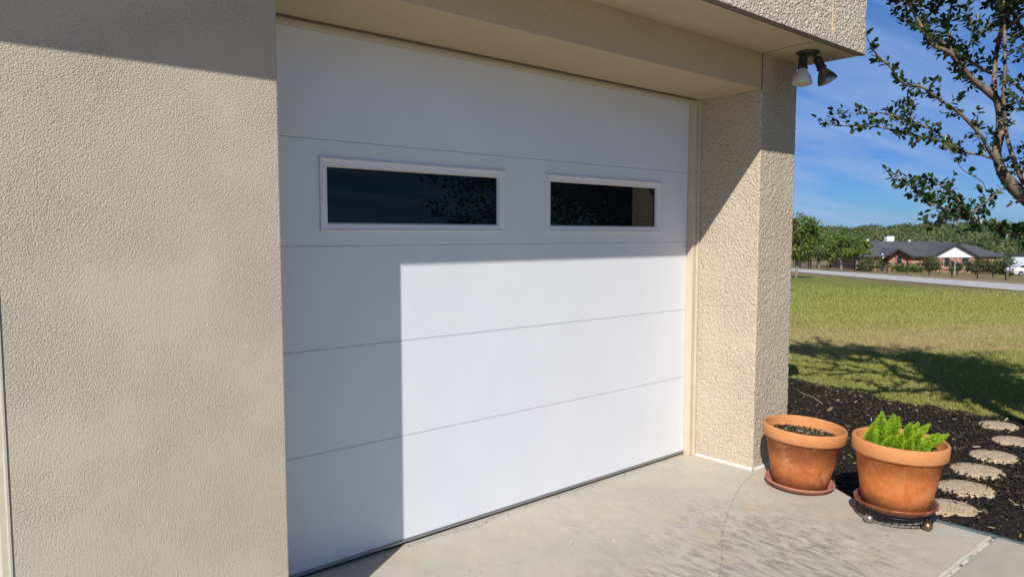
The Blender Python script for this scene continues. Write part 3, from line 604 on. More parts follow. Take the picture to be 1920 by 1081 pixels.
# ============================================================= GROUND, ROAD, LAWN
def axis(fine0, fine1, step, far, n):
    a = list(np.arange(fine0, fine1, step)); g = np.geomspace(1, far, n)
    return np.array([fine0-x for x in g[::-1]]+a+[fine1+x for x in g])
U = axis(-4, 30, .4, 2500, 70); U = np.array(sorted(set(list(U[U < 30])+list(np.arange(30, 130, 1.0))+list(np.arange(130, 460, 5.0))+list(np.geomspace(460, 3200, 20)))))
Vv = np.array(sorted(set(list(-np.geomspace(8, 2500, 30))+list(np.arange(-8, 26, .5))+list(np.arange(26, 110, 1.5))+list(np.arange(110, 330, 6.0))+list(np.geomspace(330, 2800, 14)))))
UU, VV = np.meshgrid(U, Vv, indexing='ij'); X, Y_ = uv2xy(UU, VV); Z = ground_z(X, Y_)
nu, nv = UU.shape; I = np.arange(nu*nv).reshape(nu, nv); F = np.stack([I[:-1, :-1], I[:-1, 1:], I[1:, 1:], I[1:, :-1]], -1).reshape(-1, 4)[:, ::-1]
m, nt, b = newmat('lawn_ground', (.12, .14, .04), .95, spec=.15)
g = nt.nodes.new('ShaderNodeNewGeometry'); mp = nt.nodes.new('ShaderNodeMapping'); mp.vector_type = 'TEXTURE'
mp.inputs['Location'].default_value = (CAM.x, CAM.y, 0); mp.inputs['Rotation'].default_value = (0, 0, -YAW); nt.links.new(g.outputs['Position'], mp.inputs[0])
LV = mp.outputs[0]      # x = v (right), y = u (away) in metres
sp = nt.nodes.new('ShaderNodeSeparateXYZ'); nt.links.new(LV, sp.inputs[0])
ms = nt.nodes.new('ShaderNodeMapping'); ms.inputs['Scale'].default_value = (.25, 1, 1); nt.links.new(LV, ms.inputs[0])
n_big = noise(nt, .55, 5, .6, ms.outputs[0]); n_mid = noise(nt, 3.5, 5, .65, LV); n_f = noise(nt, 26, 4, .75, LV); n_ff = noise(nt, 7, 5, .8, LV)
green = ramp(nt, n_big, [(.3, (.085, .135, .016)), (.5, (.135, .17, .026)), (.7, (.22, .21, .05))])
# a strip of dry straw-coloured grass crossing the lawn, and the worn verge beyond
band = mth('ADD', sp.outputs[1], mth('MULTIPLY', mth('SUBTRACT', n_big, .5, nt), 6, nt), nt)
bandf = mth('ADD', mth('ADD', band, mth('MULTIPLY', sp.outputs[0], -.22, nt), nt), 0, nt)
dry = ramp(nt, mth('DIVIDE', bandf, 80, nt), [(8.6/80, g3(.2)), (9.4/80, g3(1)), (10.6/80, g3(.9)), (12.5/80, g3(.3)), (14/80, g3(.4)), (16/80, g3(.1)), (32/80, g3(.06)), (43/80, g3(.1)), (46/80, g3(.1))])
lawnc = mixc(nt, dry, green, (.30, .235, .105))
verge = ramp(nt, mth('ADD', mth('MULTIPLY', mth('ADD', mth('ADD', sp.outputs[0], mth('MULTIPLY', sp.outputs[1], -.145, nt), nt), -19.07, nt), .1, nt), mth('MULTIPLY', n_mid, .2, nt), nt), [(0, g3(0)), (.001, g3(0)), (.10, g3(1))]) if False else None
vd = mth('ADD', mth('ADD', sp.outputs[0], mth('MULTIPLY', sp.outputs[1], -.145, nt), nt), mth('MULTIPLY', n_mid, 3, nt), nt)      # metres towards the lane
verge = ramp(nt, mth('MULTIPLY', mth('SUBTRACT', vd, 15.5, nt), .2, nt), [(0.0, g3(0)), (.6, g3(.85))])
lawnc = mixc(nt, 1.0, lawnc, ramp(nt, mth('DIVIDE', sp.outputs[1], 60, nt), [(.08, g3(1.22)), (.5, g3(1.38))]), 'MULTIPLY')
lawnc = mixc(nt, verge, lawnc, (.25, .185, .10))
lawnc = mixc(nt, mth('MULTIPLY', ramp(nt, n_mid, [(.45, g3(0)), (.7, g3(1))]), .5, nt), lawnc, (.24, .20, .085))
lawnc = mixc(nt, 1.0, lawnc, ramp(nt, n_f, [(.25, g3(.55)), (.5, g3(1)), (.8, g3(1.45))]), 'MULTIPLY')
lawnc = mixc(nt, 1.0, lawnc, ramp(nt, n_ff, [(.25, g3(.72)), (.5, g3(1)), (.8, g3(1.3))]), 'MULTIPLY')
farc = ramp(nt, noise(nt, .03, 5, .6, LV), [(.3, (.10, .10, .035)), (.5, (.17, .15, .07)), (.62, (.30, .24, .15)), (.75, (.10, .12, .035))])
nt.links.new(mixc(nt, ramp(nt, mth('DIVIDE', sp.outputs[1], 300, nt), [(.40, g3(0)), (.5, g3(1))]), lawnc, farc), b.inputs['Base Color'])
bump(nt, b, mth('ADD', n_f, mth('MULTIPLY', n_ff, 1.5, nt), nt), .05)
o = npmesh('lawn', np.stack([X, Y_, Z], -1).reshape(-1, 3), F, m, smooth=True); tag(o, kind='structure'); LAWNMAT = m

# grass blades on the nearer lawn
def grass(n, u0, u1, v0f, v1f, hgt, wid, name):
    u = u0*(u1/u0)**RNG.uniform(0, 1, n)**1.0; r = RNG.uniform(v0f, v1f, n); v = u*r
    x, y = uv2xy(u, v); keep = (x > me_x(y)-.015) & (x > .5) & (RNG.uniform(0, 1, len(u)) > (u-14)/24); x, y, u = x[keep], y[keep], u[keep]; n = len(x); z = ground_z(x, y)
    # clumping
    sc = np.clip(u/8, 1, 4)
    h = hgt*RNG.uniform(.5, 1.3, n)*np.sqrt(sc); ww = wid*RNG.uniform(.6, 1.3, n)*sc
    a = RNG.uniform(0, 6.283, n); lean = RNG.normal(0, .55, (n, 2))
    bx_, by_ = np.cos(a)*ww, np.sin(a)*ww
    p0 = np.stack([x-bx_, y-by_, z-.004], -1); p1 = np.stack([x+bx_, y+by_, z-.004], -1); p2 = np.stack([x+lean[:, 0]*h, y+lean[:, 1]*h, z+h*.85], -1)
    V = np.stack([p0, p1, p2], 1).reshape(-1, 3); F = np.arange(3*n).reshape(n, 3)
    return npmesh(name, V, F, GM, tint=np.repeat(np.clip(RNG.normal(.5, .22, n), 0, 1), 3))
GM, nt, b = newmat('grass_blade', (.12, .16, .03), .7, spec=.25); LVc = nt.nodes.new('ShaderNodeNewGeometry')
gcol = attr_ramp(nt, [(0, (.085, .14, .012)), (.45, (.20, .25, .030)), (.7, (.34, .33, .08)), (1, (.60, .52, .26))])
mp = nt.nodes.new('ShaderNodeMapping'); mp.vector_type = 'TEXTURE'; mp.inputs['Location'].default_value = (CAM.x, CAM.y, 0); mp.inputs['Rotation'].default_value = (0, 0, -YAW); nt.links.new(LVc.outputs['Position'], mp.inputs[0])
ms = nt.nodes.new('ShaderNodeMapping'); ms.inputs['Scale'].default_value = (.25, 1, 1); nt.links.new(mp.outputs[0], ms.inputs[0]); sp = nt.nodes.new('ShaderNodeSeparateXYZ'); nt.links.new(mp.outputs[0], sp.inputs[0])
nb = noise(nt, .55, 5, .6, ms.outputs[0])
bf = mth('ADD', mth('ADD', sp.outputs[1], mth('MULTIPLY', mth('SUBTRACT', nb, .5, nt), 6, nt), nt), mth('MULTIPLY', sp.outputs[0], -.22, nt), nt)
dr_ = ramp(nt, mth('DIVIDE', bf, 80, nt), [(8.6/80, g3(.1)), (9.4/80, g3(.95)), (10.6/80, g3(.85)), (12.5/80, g3(.2)), (14/80, g3(.35)), (16/80, g3(.05)), (1, g3(.05))])
gcol = mixc(nt, mth('MULTIPLY', dr_, .8, nt), gcol, (.42, .33, .17))
gcol = mixc(nt, mth('MULTIPLY', ramp(nt, noise(nt, 3.0, 4, .6, mp.outputs[0]), [(.42, g3(0)), (.68, g3(1))]), .45, nt), gcol, (.27, .235, .10))
nt.links.new(gcol, b.inputs['Base Color'])
tag(grass(800000, 5.2, 38, .0, 1.12, .030, .0024, 'lawn_grass'), 'short sunlit lawn grass mottled green and straw', 'grass', kind='stuff')

# road: concrete lane crossing beyond the lawn
def lane(u): return 24+.145*(u-34), 33.2+.16*(u-50)
us = np.arange(8, 200, 1.5); vs = []; fs = []
k = 9
for i, u in enumerate(us):
    a, c = lane(u)
    for j in range(k):
        v = a+(c-a)*j/(k-1); x, y = uv2xy(u, v); vs.append((x, y, gz(x, y)+.035+.03*(1-abs(2*j/(k-1)-1))))
    if i:
        for j in range(k-1): q = (i-1)*k+j; fs.append((q, q+1, q+k+1, q+k))
rm, nt, b = newmat('road_concrete', (.46, .44, .41), .9); co = objco(nt)
nt.links.new(ramp(nt, noise(nt, .8, 6, .65, co), [(.3, (.36, .35, .33)), (.55, (.47, .45, .43)), (.7, (.52, .50, .47))]), b.inputs['Base Color'])
tag(mk('road', vs, fs, rm, smooth=True), kind='structure')
# dry gravel verge strips
vs = []; fs = []
for i, u in enumerate(us):
    a, c = lane(u)
    for v in (c+.05, c+1.8, c+4.2): x, y = uv2xy(u, v); vs.append((x, y, gz(x, y)+.02))
    if i: q = (i-1)*3; fs += [(q, q+1, q+4, q+3), (q+1, q+2, q+5, q+4)]
vm, nt, b = newmat('dry_verge', (.27, .20, .12), .95); co = objco(nt)
nt.links.new(ramp(nt, noise(nt, 1.2, 6, .7, co), [(.3, (.13, .12, .045)), (.5, (.25, .18, .10)), (.75, (.36, .27, .18))]), b.inputs['Base Color'])
tag(mk('verge', vs, fs, vm, smooth=True), kind='structure')

# ============================================================= FOLIAGE
def leafmat(name, stops, rough=.5, trans=.25):
    m, nt, b = newmat(name, stops[1][1], rough, spec=.4); c = attr_ramp(nt, stops); nt.links.new(c, b.inputs['Base Color'])
    if trans:
        t = nt.nodes.new('ShaderNodeBsdfTranslucent'); nt.links.new(c, t.inputs[0]); mx_ = nt.nodes.new('ShaderNodeMixShader'); mx_.inputs[0].default_value = trans
        o = nt.nodes['Material Output']; nt.links.new(b.outputs[0], mx_.inputs[1]); nt.links.new(t.outputs[0], mx_.inputs[2]); nt.links.new(mx_.outputs[0], o.inputs[0])
    return m
def leaves_np(P_, Dn, Nn, L_, W_):
    """oval folded leaves: base point, direction, normal, length, half width"""
    n = len(P_); Dn = Dn/np.linalg.norm(Dn, axis=1)[:, None]; S = np.cross(Dn, Nn); S /= np.maximum(np.linalg.norm(S, axis=1)[:, None], 1e-6); N_ = np.cross(S, Dn)
    L_ = L_[:, None]; W_ = W_[:, None]; cup = .25*W_
    b0 = P_; l1 = P_+Dn*L_*.32-S*W_*.92+N_*cup; l2 = P_+Dn*L_*.72-S*W_*.78+N_*cup; tp = P_+Dn*L_; r2 = P_+Dn*L_*.72+S*W_*.78+N_*cup; r1 = P_+Dn*L_*.32+S*W_*.92+N_*cup
    V = np.stack([b0, l1, l2, tp, r2, r1], 1).reshape(-1, 3); f = np.array([[0, 3, 2, 1], [0, 5, 4, 3]]); F = (f[None]+6*np.arange(n)[:, None, None]).reshape(-1, 4)
    return V, F
MYB, nt, b = newmat('crape_myrtle_bark', (.30, .21, .14), .75); co = objco(nt)
nt.links.new(ramp(nt, noise(nt, 14, 5, .65, objco(nt, (1, 1, .45))), [(.30, (.055, .042, .034)), (.46, (.13, .095, .07)), (.58, (.24, .175, .125)), (.74, (.40, .27, .15))]), b.inputs['Base Color']); bump(nt, b, noise(nt, 50, 4, .6, co), .004)
MYL = leafmat('crape_myrtle_leaf', [(0, (.012, .030, .012)), (.45, (.026, .058, .018)), (.8, (.055, .10, .024)), (.95, (.12, .16, .03)), (.985, (.11, .05, .03)), (1, (.12, .045, .03))], .38, .2)
def smooth_poly(pts, rads, step=.05):
    pts = [Vector(p) for p in pts]; out_p = []; out_r = []
    n = len(pts)
    for i in range(n-1):
        p0 = pts[max(i-1, 0)]; p1 = pts[i]; p2 = pts[i+1]; p3 = pts[min(i+2, n-1)]
        k = max(2, int((p2-p1).length/step))
        for j in range(k):
            t = j/k; out_p.append(.5*((2*p1)+(p2-p0)*t+(2*p0-5*p1+4*p2-p3)*t*t+(3*p1-p0-3*p2+p3)*t**3)); out_r.append(rads[i]*(1-t)+rads[i+1]*t)
    out_p.append(pts[-1]); out_r.append(rads[-1]); return out_p, out_r
def rvec(s=1.0): return Vector((random.gauss(0, s), random.gauss(0, s), random.gauss(0, s)))
class Tree:
    def __init__(s): s.wood = MB(); s.lp = []; s.ld = []; s.ln = []; s.ls = []; s.clump = []
    def leaf(s, p, d, size):
        nrm = (Vector((0, 0, 1))+rvec(.55)).normalized(); s.lp.append(tuple(p)); s.ld.append(tuple(d)); s.ln.append(tuple(nrm)); s.ls.append(size)
    def twig(s, p, d, L_, r, size, dens, droop=0):
        n = max(3, int(L_/.03)); pts = [Vector(p)]; d = Vector(d).normalized()
        for i in range(n):
            d = (d+rvec(.13)+Vector((0, 0, .02-droop))).normalized(); pts.append(pts[-1]+d*(L_/n))
        s.wood.tube(pts, [r*(1-.75*i/n) for i in range(n+1)], 4, False)
        sp_ = .022/dens; q = .02
        while q < L_:
            i = min(int(q/L_*n), n-1); base = pts[i].lerp(pts[i+1], q/L_*n-i); t = (pts[i+1]-pts[i]).normalized()
            for _ in range(random.choice((1, 2, 2))):
                o = t.cross(rvec()).normalized(); s.leaf(base, t*.55+o*.9+Vector((0, 0, -.05)), size*random.uniform(.6, 1.2))
            q += sp_*random.uniform(.6, 1.5)
        for _ in range(2): s.leaf(pts[-1], d+rvec(.4), size*random.uniform(.7, 1.1))
        return pts
    def limb(s, pts, r0, r1, twigs=1.0, size=.036, dens=1.0, start=0.0, tl=(.06, .26), up=.5, wood=True, sub=.35):
        n = len(pts); rads = [r0+(r1-r0)*i/(n-1) for i in range(n)]
        pp, rr = smooth_poly(pts, rads); rr = [r*(1+.10*math.sin(i*.9+r0*999)) for i, r in enumerate(rr)]
        if wood: s.wood.tube(pp, rr, 10 if r0 > .02 else 6, True)
        L_ = sum((pp[i+1]-pp[i]).length for i in range(len(pp)-1)); acc = 0; nxt = start*L_
        for i in range(len(pp)-1):
            seg = (pp[i+1]-pp[i]); t = seg.normalized(); 
            while acc+seg.length > nxt:
                base = pp[i].lerp(pp[i+1], (nxt-acc)/max(seg.length, 1e-6)); f = nxt/L_
                o = t.cross(rvec()).normalized(); d = (o*1.0+t*.5+Vector((0, 0, up*.5))).normalized(); l = random.uniform(*tl)*(1.15-.4*f)
                tp = s.twig(base, d, l, min(.0028, rr[i]*.7), size, dens)
                if random.random() < .5:
                    for _ in range(5): s.leaf(base+rvec(.012), o+rvec(.6), size*random.uniform(.6, 1.1))
                if random.random() < sub and l > .12:
                    q = tp[len(tp)//2]; s.twig(q, (t+rvec(.8)).normalized(), l*.6, .0016, size, dens)
                nxt += random.uniform(.03, .085)/twigs
            acc += seg.length
        tdir = (pp[-1]-pp[-3]).normalized(); s.twig(pp[-1], tdir, .08, r1*.8, size, dens); return pp
    def finish(s, e, lm, bm, wn=.56, name=('trunk', 'crown'), tjit=.22):
        s.wood.build(name[0], bm, e)
        P_ = np.array(s.lp); D_ = np.array(s.ld); N_ = np.array(s.ln); L_ = np.array(s.ls)
        V, F = leaves_np(P_, D_, N_, L_, L_*wn*.5*RNG.uniform(.8, 1.2, len(L_))); tv = np.clip(RNG.normal(.42, tjit, len(L_)), 0, .96); tv[RNG.uniform(0, 1, len(L_)) < .015] = 1
        npmesh(name[1], V, F, lm, e, tint=np.repeat(tv, 6))

TRB = (2.30, -1.56); my = empty('crape_myrtle', (TRB[0], TRB[1], -.05), 'crape myrtle with twisting branches and small dark leaves, rooted in the mulch bed', 'tree')
T = TM = Tree()
T.limb([(TRB[0]+.12, TRB[1]-.1, -.1), (TRB[0]+.1, TRB[1]-.06, .35), (TRB[0]+.02, TRB[1]-.02, .8), (TRB[0]+.03, TRB[1]+.03, 1.2), (2.25, -1.47, 1.52), (2.231, -1.444, 1.671)], .085, .056, twigs=.001, start=2)
prm = {0: (0.001, 1.1), 1: (.5, .2), 2: (.8, .12), 3: (.8, .3), 4: (.8, .3), 5: (1.1, .05), 6: (1.2, .1), 7: (1.0, .12), 8: (1.05, .1), 9: (.95, .1), 10: (2.0, .0), 11: (1.8, .0), 12: (1.7, .0), 13: (.15, .5), 14: (1.0, 0), 15: (1.0, .2), 16: (.9, .1), 17: (1.6, .1), 18: (1.5, .1), 19: (1.5, .1), 20: (2, .2)}
for i, (pts, r0, r1) in enumerate(LIMBS):
    tw, st = prm.get(i, (1, .1))
    thin = i in (7, 8, 9, 13)
    T.limb(pts, r0*.86, r1*.86, twigs=tw*(1.5 if i in (10, 11, 12, 14) else 1.3), start=st, tl=(.02, .10) if thin or i in (10, 11, 12) else (.03, .17), size=.048, dens=.95, sub=.3)
# the crown continues right of, above and behind what the frame shows
fk = Vector((2.10, -1.39, 1.77))
def wild(T, p, d, L_, r, depth, size, tw=1.2, spread=.75):
    d = Vector(d).normalized(); n = 7; pts = [Vector(p)]
    for i in range(n): d = (d+rvec(.13)+Vector((0, 0, .03))).normalized(); pts.append(pts[-1]+d*(L_/n))
    # drop limbs that would enter the frame or throw leaf shadow on the fascia
    if T is TM and min(q.x for q in pts) < .75: return
    for q in pts[2:]:
        u_ = (q.x-CAM.x)*FH[0]+(q.y-CAM.y)*FH[1]; v_ = (q.x-CAM.x)*RH[0]+(q.y-CAM.y)*RH[1]
        if T is TM and v_/u_ < .69 and (q.z-CAM.z)/u_ < .335: return
        if T is TM and v_/u_ < .78 and q.z < 1.6: return
    T.limb(pts, r, r*.45, twigs=tw if depth < 2 else .35, start=.15, size=size, tl=(.08, .30))
    if depth > 0:
        for k in range(3):
            q = pts[random.randint(2, n)]; wild(T, q, (d+rvec(spread)).normalized(), L_*random.uniform(.55, .8), r*.5, depth-1, size, tw, spread)
for d, L_ in (((.9, .15, .9), .85), ((.5, -.6, 1.0), .85), ((.75, .65, .8), .85), ((1.0, -.5, .45), .75), ((.15, .3, 1.3), .8), ((.8, .9, .3), .8), ((.6, .1, 1.2), 1.1), ((.3, -.5, 1.2), 1.1), ((1.0, .1, .6), 1.2), ((.5, .7, 1.0), 1.1), ((-.35, -1, .45), 1.1), ((.1, -1, .3), 1.2), ((-.6, -1, .8), 1.1), ((.5, -1, .35), 1.1), ((.9, -.3, .15), 1.0), ((1, .5, .9), 1.3), ((.2, -.7, .2), .9), ((.0, -1, 1.0), 1.2), ((.8, -.8, .8), 1.2)):
    wild(T, fk+Vector((.06, 0, .05)), d, L_, .026, 2, .046, .9)
for d, p in (((-.1, .1, 1), (1.1, -.9, 3.1)), ((.3, .2, 1), (1.99, -1.2, 3.05)), ((.3, -.2, 1), (1.8, -1.1, 3.05)), ((-.3, .5, .8), (1.5, -.9, 3.0)), ((.3, .6, .9), (1.8, -1.1, 3.0)), ((.6, .1, .9), (1.99, -1.2, 3.0)), ((-.5, .4, .5), (1.1, -.88, 3.2)), ((-.9, .3, .4), (1.2, -.9, 3.25)), ((-.4, .9, .5), (1.5, -1.0, 3.2)), ((-.7, .5, .3), (1.6, -1.0, 3.3)), ((-.2, .8, .7), (1.8, -1.1, 3.2)), ((.1, .9, .5), (1.99, -1.1, 3.2))): wild(T, p, d, .7, .014, 1, .046, 1.6)
for q in ([(2.23, -1.44, 1.67), (1.95, -1.66, 1.72), (1.6, -1.86, 1.80), (1.25, -2.02, 1.88), (.98, -2.2, 1.95)], [(2.2, -1.45, 1.6), (2.0, -1.85, 1.75), (1.7, -2.25, 2.0), (1.3, -2.6, 2.25), (1.0, -2.9, 2.4)],
          [(2.24, -1.46, 1.55), (2.1, -1.95, 1.6), (1.85, -2.4, 1.75), (1.6, -2.8, 1.95)], [(2.23, -1.44, 1.62), (2.15, -2.0, 1.95), (1.9, -2.6, 2.4), (1.6, -3.1, 2.8)], [(2.2, -1.45, 1.7), (1.75, -1.95, 2.1), (1.3, -2.3, 2.6), (.95, -2.5, 3.1)]):
    T.limb(q, .016, .005, twigs=1.5, start=.2, tl=(.08, .3), size=.045, sub=.6)
    for k in range(4): a = Vector(q[-1]).lerp(Vector(q[-3]), random.random()); wild(T, a, (Vector(q[-1])-Vector(q[-3])).normalized()+rvec(.6), .5, .006, 1, .045, 1.2)
for q in ([(1.05, -.882, 3.185), (.95, -.8, 3.4), (.85, -.62, 3.6)], [(1.99, -1.2, 3.05), (1.75, -1.28, 3.35), (1.5, -1.35, 3.5), (1.25, -1.3, 3.55)],
          [(1.8, -1.1, 3.2), (1.5, -.8, 3.5), (1.1, -.45, 3.75), (.8, -.2, 3.9)], [(1.85, -1.15, 3.3), (1.35, -1.05, 3.6), (1.15, -.9, 3.8)], [(1.9, -1.3, 3.1), (1.65, -1.75, 3.3), (1.45, -2.0, 3.4)]):
    T.limb(q, .013, .004, twigs=1.9, start=.1, tl=(.08, .28), size=.046, sub=.7)
    for k in range(3): a = Vector(q[-1]).lerp(Vector(q[-2]), random.random()); wild(T, a, (Vector(q[-1])-Vector(q[-2])).normalized()+rvec(.7), .45, .005, 0, .045, 1.3)
for p, d in (((1.31, -.93, 2.94), (-.8, -.5, .7)), ((1.31, -.93, 2.94), (-.9, -.1, .6)), ((1.99, -1.2, 3.05), (-1, -.4, .6)), ((1.99, -1.2, 3.05), (-.8, -.1, .5)), ((1.43, -.98, 2.82), (-.5, -.9, .9)), ((1.8, -1.1, 3.0), (-1, -.7, .8)), ((1.95, -1.18, 2.9), (-.7, -.9, .5)), ((1.05, -.9, 3.15), (-.8, .4, .3))):
    wild(T, p, d, 1.05, .012, 2, .045, 1.2)
T.finish(my, MYL, MYB)

# ---- generic far tree: trunk with limbs, crown of many leaf clumps
def far_tree(e, x, y, z0, h, rx, rz, cz, lm, bm, nclump, nleaf, lsize, tr, forks=5, tint0=.45, seed=0, low=.15, spread=.30):
    rng = np.random.default_rng(seed+11); rnd = random.Random(seed)
    m = MB(); top = Vector((x, y, z0+cz)); mid = Vector((x+rnd.gauss(0, .03)*h, y, z0+max(.12*h, cz-rz*1.0)))
    m.tube([(x, y, z0-.2), ((x+mid.x)/2+.02*h, y, z0+.07*h), mid], [tr*1.25, tr, tr*.85], 8)
    for k in range(forks):
        a = 2*math.pi*k/forks+rnd.random(); q = Vector((x+math.cos(a)*rx*.6, y+math.sin(a)*rx*.6, z0+cz+rz*rnd.uniform(-.2, .6)))
        m.tube([mid, mid.lerp(q, .5)+Vector((0, 0, -.05*h)), q], [tr*.6, tr*.4, tr*.12], 5)
    m.build('trunk', bm, e)
    u = rng.normal(0, 1, (nclump, 3)); u /= np.linalg.norm(u, axis=1)[:, None]; rr = rng.uniform(.25, 1, nclump)**.55; u[:, 2] = np.maximum(u[:, 2], -1+low)
    c = u*rr[:, None]*np.array([rx, rx, rz])*rng.uniform(.85, 1.12, (nclump, 1))+np.array([x, y, z0+cz])
    cs = rx*spread*rng.uniform(.5, 1.2, nclump)
    P_ = (c[:, None]+rng.normal(0, .55, (nclump, nleaf, 3))*cs[:, None, None]*np.array([1, 1, .7])).reshape(-1, 3); n = len(P_)
    D_ = rng.normal(0, 1, (n, 3)); N_ = rng.normal(0, 1, (n, 3))+np.array([0, 0, .8]); L_ = lsize*rng.uniform(.6, 1.4, n)
    V, F = leaves_np(P_, D_, N_, L_, L_*.42); tv = np.clip(tint0+np.repeat(rng.normal(0, .13, nclump), nleaf)+rng.normal(0, .12, n), 0, 1)
    npmesh('crown', V, F, lm, e, tint=np.repeat(tv, 6))
FL1 = leafmat('fresh_leaf', [(0, (.05, .085, .016)), (.5, (.115, .165, .028)), (1, (.25, .29, .06))], .5, .3)
FL2 = leafmat('olive_leaf', [(0, (.06, .085, .022)), (.5, (.11, .15, .036)), (1, (.20, .22, .065))], .6, .25)
FL3 = leafmat('bush_leaf', [(0, (.035, .05, .016)), (.5, (.085, .10, .03)), (.85, (.17, .165, .06)), (1, (.24, .17, .09))], .6, .2)
BK, nt, b = newmat('grey_bark', (.20, .17, .14), .9)
my2 = empty('crape_myrtle', (2.45, -4.3, -.05), 'second crape myrtle, seen only as a dark reflection in the door windows', 'tree')
far_tree(my2, 2.45, -4.3, -.07, 4.2, 1.5, 1.5, 2.5, MYL, MYB, 170, 60, .055, .06, forks=8, seed=14, spread=.17, low=.1)
def put(u, px): v = (px-960)/1347.65*u; x, y = uv2xy(u, v); return float(x), float(y)
x, y = put(50, 1489.5); z = gz(x, y); e = empty('young_tree', (x, y, z), 'young bright green tree standing on the lawn right beside the stucco pillar in the view', 'tree')
far_tree(e, x+.25, y, z, 4.6, 1.6, 1.5, 2.85, FL1, BK, 80, 50, .15, .10, seed=3, spread=.30)
# thin shoots above its crown
for k in range(6):
    s_ = Vector((x+.2+random.gauss(0, .5), y+random.gauss(0, .4), z+3.6)); tip = s_+Vector((random.uniform(-.2, .5), random.uniform(-.1, .1), random.uniform(.5, 1.1)))
    sh = MB(); sh.tube([s_, s_.lerp(tip, .5)+rvec(.04), tip], [.02, .014, .006], 4); sh.build('shoot', BK, e)
    P_ = np.array([list(s_.lerp(tip, t)) for t in RNG.uniform(.2, 1, 26)])+RNG.normal(0, .06, (26, 3)); Ls = RNG.uniform(.08, .17, 26)
    V, F = leaves_np(P_, RNG.normal(0, 1, (26, 3)), RNG.normal(0, 1, (26, 3)), Ls, Ls*.42); npmesh('shoot_leaves', V, F, FL1, e, tint=np.repeat(RNG.uniform(.2, .8, 26), 6))
for (u, px, hh, rx, rz, cz, mat, nm, lab, sd) in (
    (92, 1578, 4.6, 2.7, 1.6, 2.9, FL1, 'shade_tree', 'broad low green tree beyond the black fence, left of the grey-roofed house', 5),
    (100, 1606, 4.6, 1.7, 1.2, 3.2, FL1, 'shade_tree', 'small green tree whose branches overlap the left end of the grey roof', 8),
    (110, 1535, 5.4, 2.9, 2.2, 3.3, FL2, 'shade_tree', 'duller olive tree behind the young lawn tree', 6),
    (125, 1556, 5.6, 3.2, 2.2, 3.6, FL2, 'shade_tree', 'olive tree between the lawn tree and the broad low tree, farther back', 7),
    (104, 1497, 5.0, 2.6, 1.9, 2.9, FL2, 'shade_tree', 'dark olive tree partly hidden behind the stucco pillar', 9)):
    x, y = put(u, px); z = gz(x, y); e = empty(nm, (x, y, z), lab, 'tree', 'trees beyond the fence')
    far_tree(e, x, y, z, hh, rx, rz, cz, mat, BK, 60, 46, .24, .16, seed=sd, spread=.26)

# ---- black fence along the lane: posts and three rails; a second one behind
FB, nt, b = newmat('black_fence_paint', (.012, .012, .013), .5)
def fence(v0, sl, u_list, h, rails, pr, lab, zoff=0):
    pts = [uv2xy(u, v0+sl*u) for u in u_list]; x0, y0 = map(float, pts[0]); e = empty('fence', (x0, y0, gz(x0, y0)), lab, 'fence')
    for (x, y) in pts:
        m = MB(); zz_ = gz(x, y); m.tube([(x, y, zz_-.2), (x, y, zz_+h)], pr, 8); m.lathe([(pr, 0), (pr*1.5, .01), (pr*1.2, .05), (.001, .08)], Matrix.Translation((x, y, zz_+h)), 8); m.build('post', FB, e)
    for rz_ in rails:
        for a, c in zip(pts[:-1], pts[1:]):
            m = MB(); m.tube([(a[0], a[1], gz(*a)+rz_), (c[0], c[1], gz(*c)+rz_)], pr*.55, 6); m.build('rail', FB, e)
u_main = [33.9/(r-.12) for r in [(px-960)/1347.65 for px in (2030, 1952, 1887, 1834, 1786, 1743, 1701, 1664, 1630, 1603, 1577, 1552, 1532, 1516, 1502, 1488)]]
fence(33.9, .12, u_main, 1.30, (1.22, .72), .055, 'long black pipe fence running along the far side of the road')
u_b = [41.3/(r-.12) for r in [(px-960)/1347.65 for px in (1960, 1925, 1894, 1863, 1830, 1797, 1762, 1729, 1692, 1655, 1624)]]
fence(41.3, .12, u_b, 1.15, (1.08,), .05, 'second black fence closer to the brick house, behind the roadside fence')
# board gate at the left
x, y = put(112, 1510); gg = empty('board_gate', (x, y, gz(x, y)), 'dark five board gate beyond the road, left of the trees', 'gate'); zz_ = gz(x, y)
wm, nt, b = newmat('dark_board', (.05, .04, .035), .8); rx_, ry_ = RH
for s_ in (-.85, .85): m = MB(); m.box(-.07, .07, -.07, .07, -.2, 1.5, Matrix.Translation((x+rx_*s_, y+ry_*s_, zz_))); m.build('post', wm, gg)
for k in range(5):
    m = MB(); m.tube([(x-rx_*.8, y-ry_*.8, zz_+.25+k*.25), (x+rx_*.8, y+ry_*.8, zz_+.25+k*.25)], .05, 4); m.build('board', wm, gg)

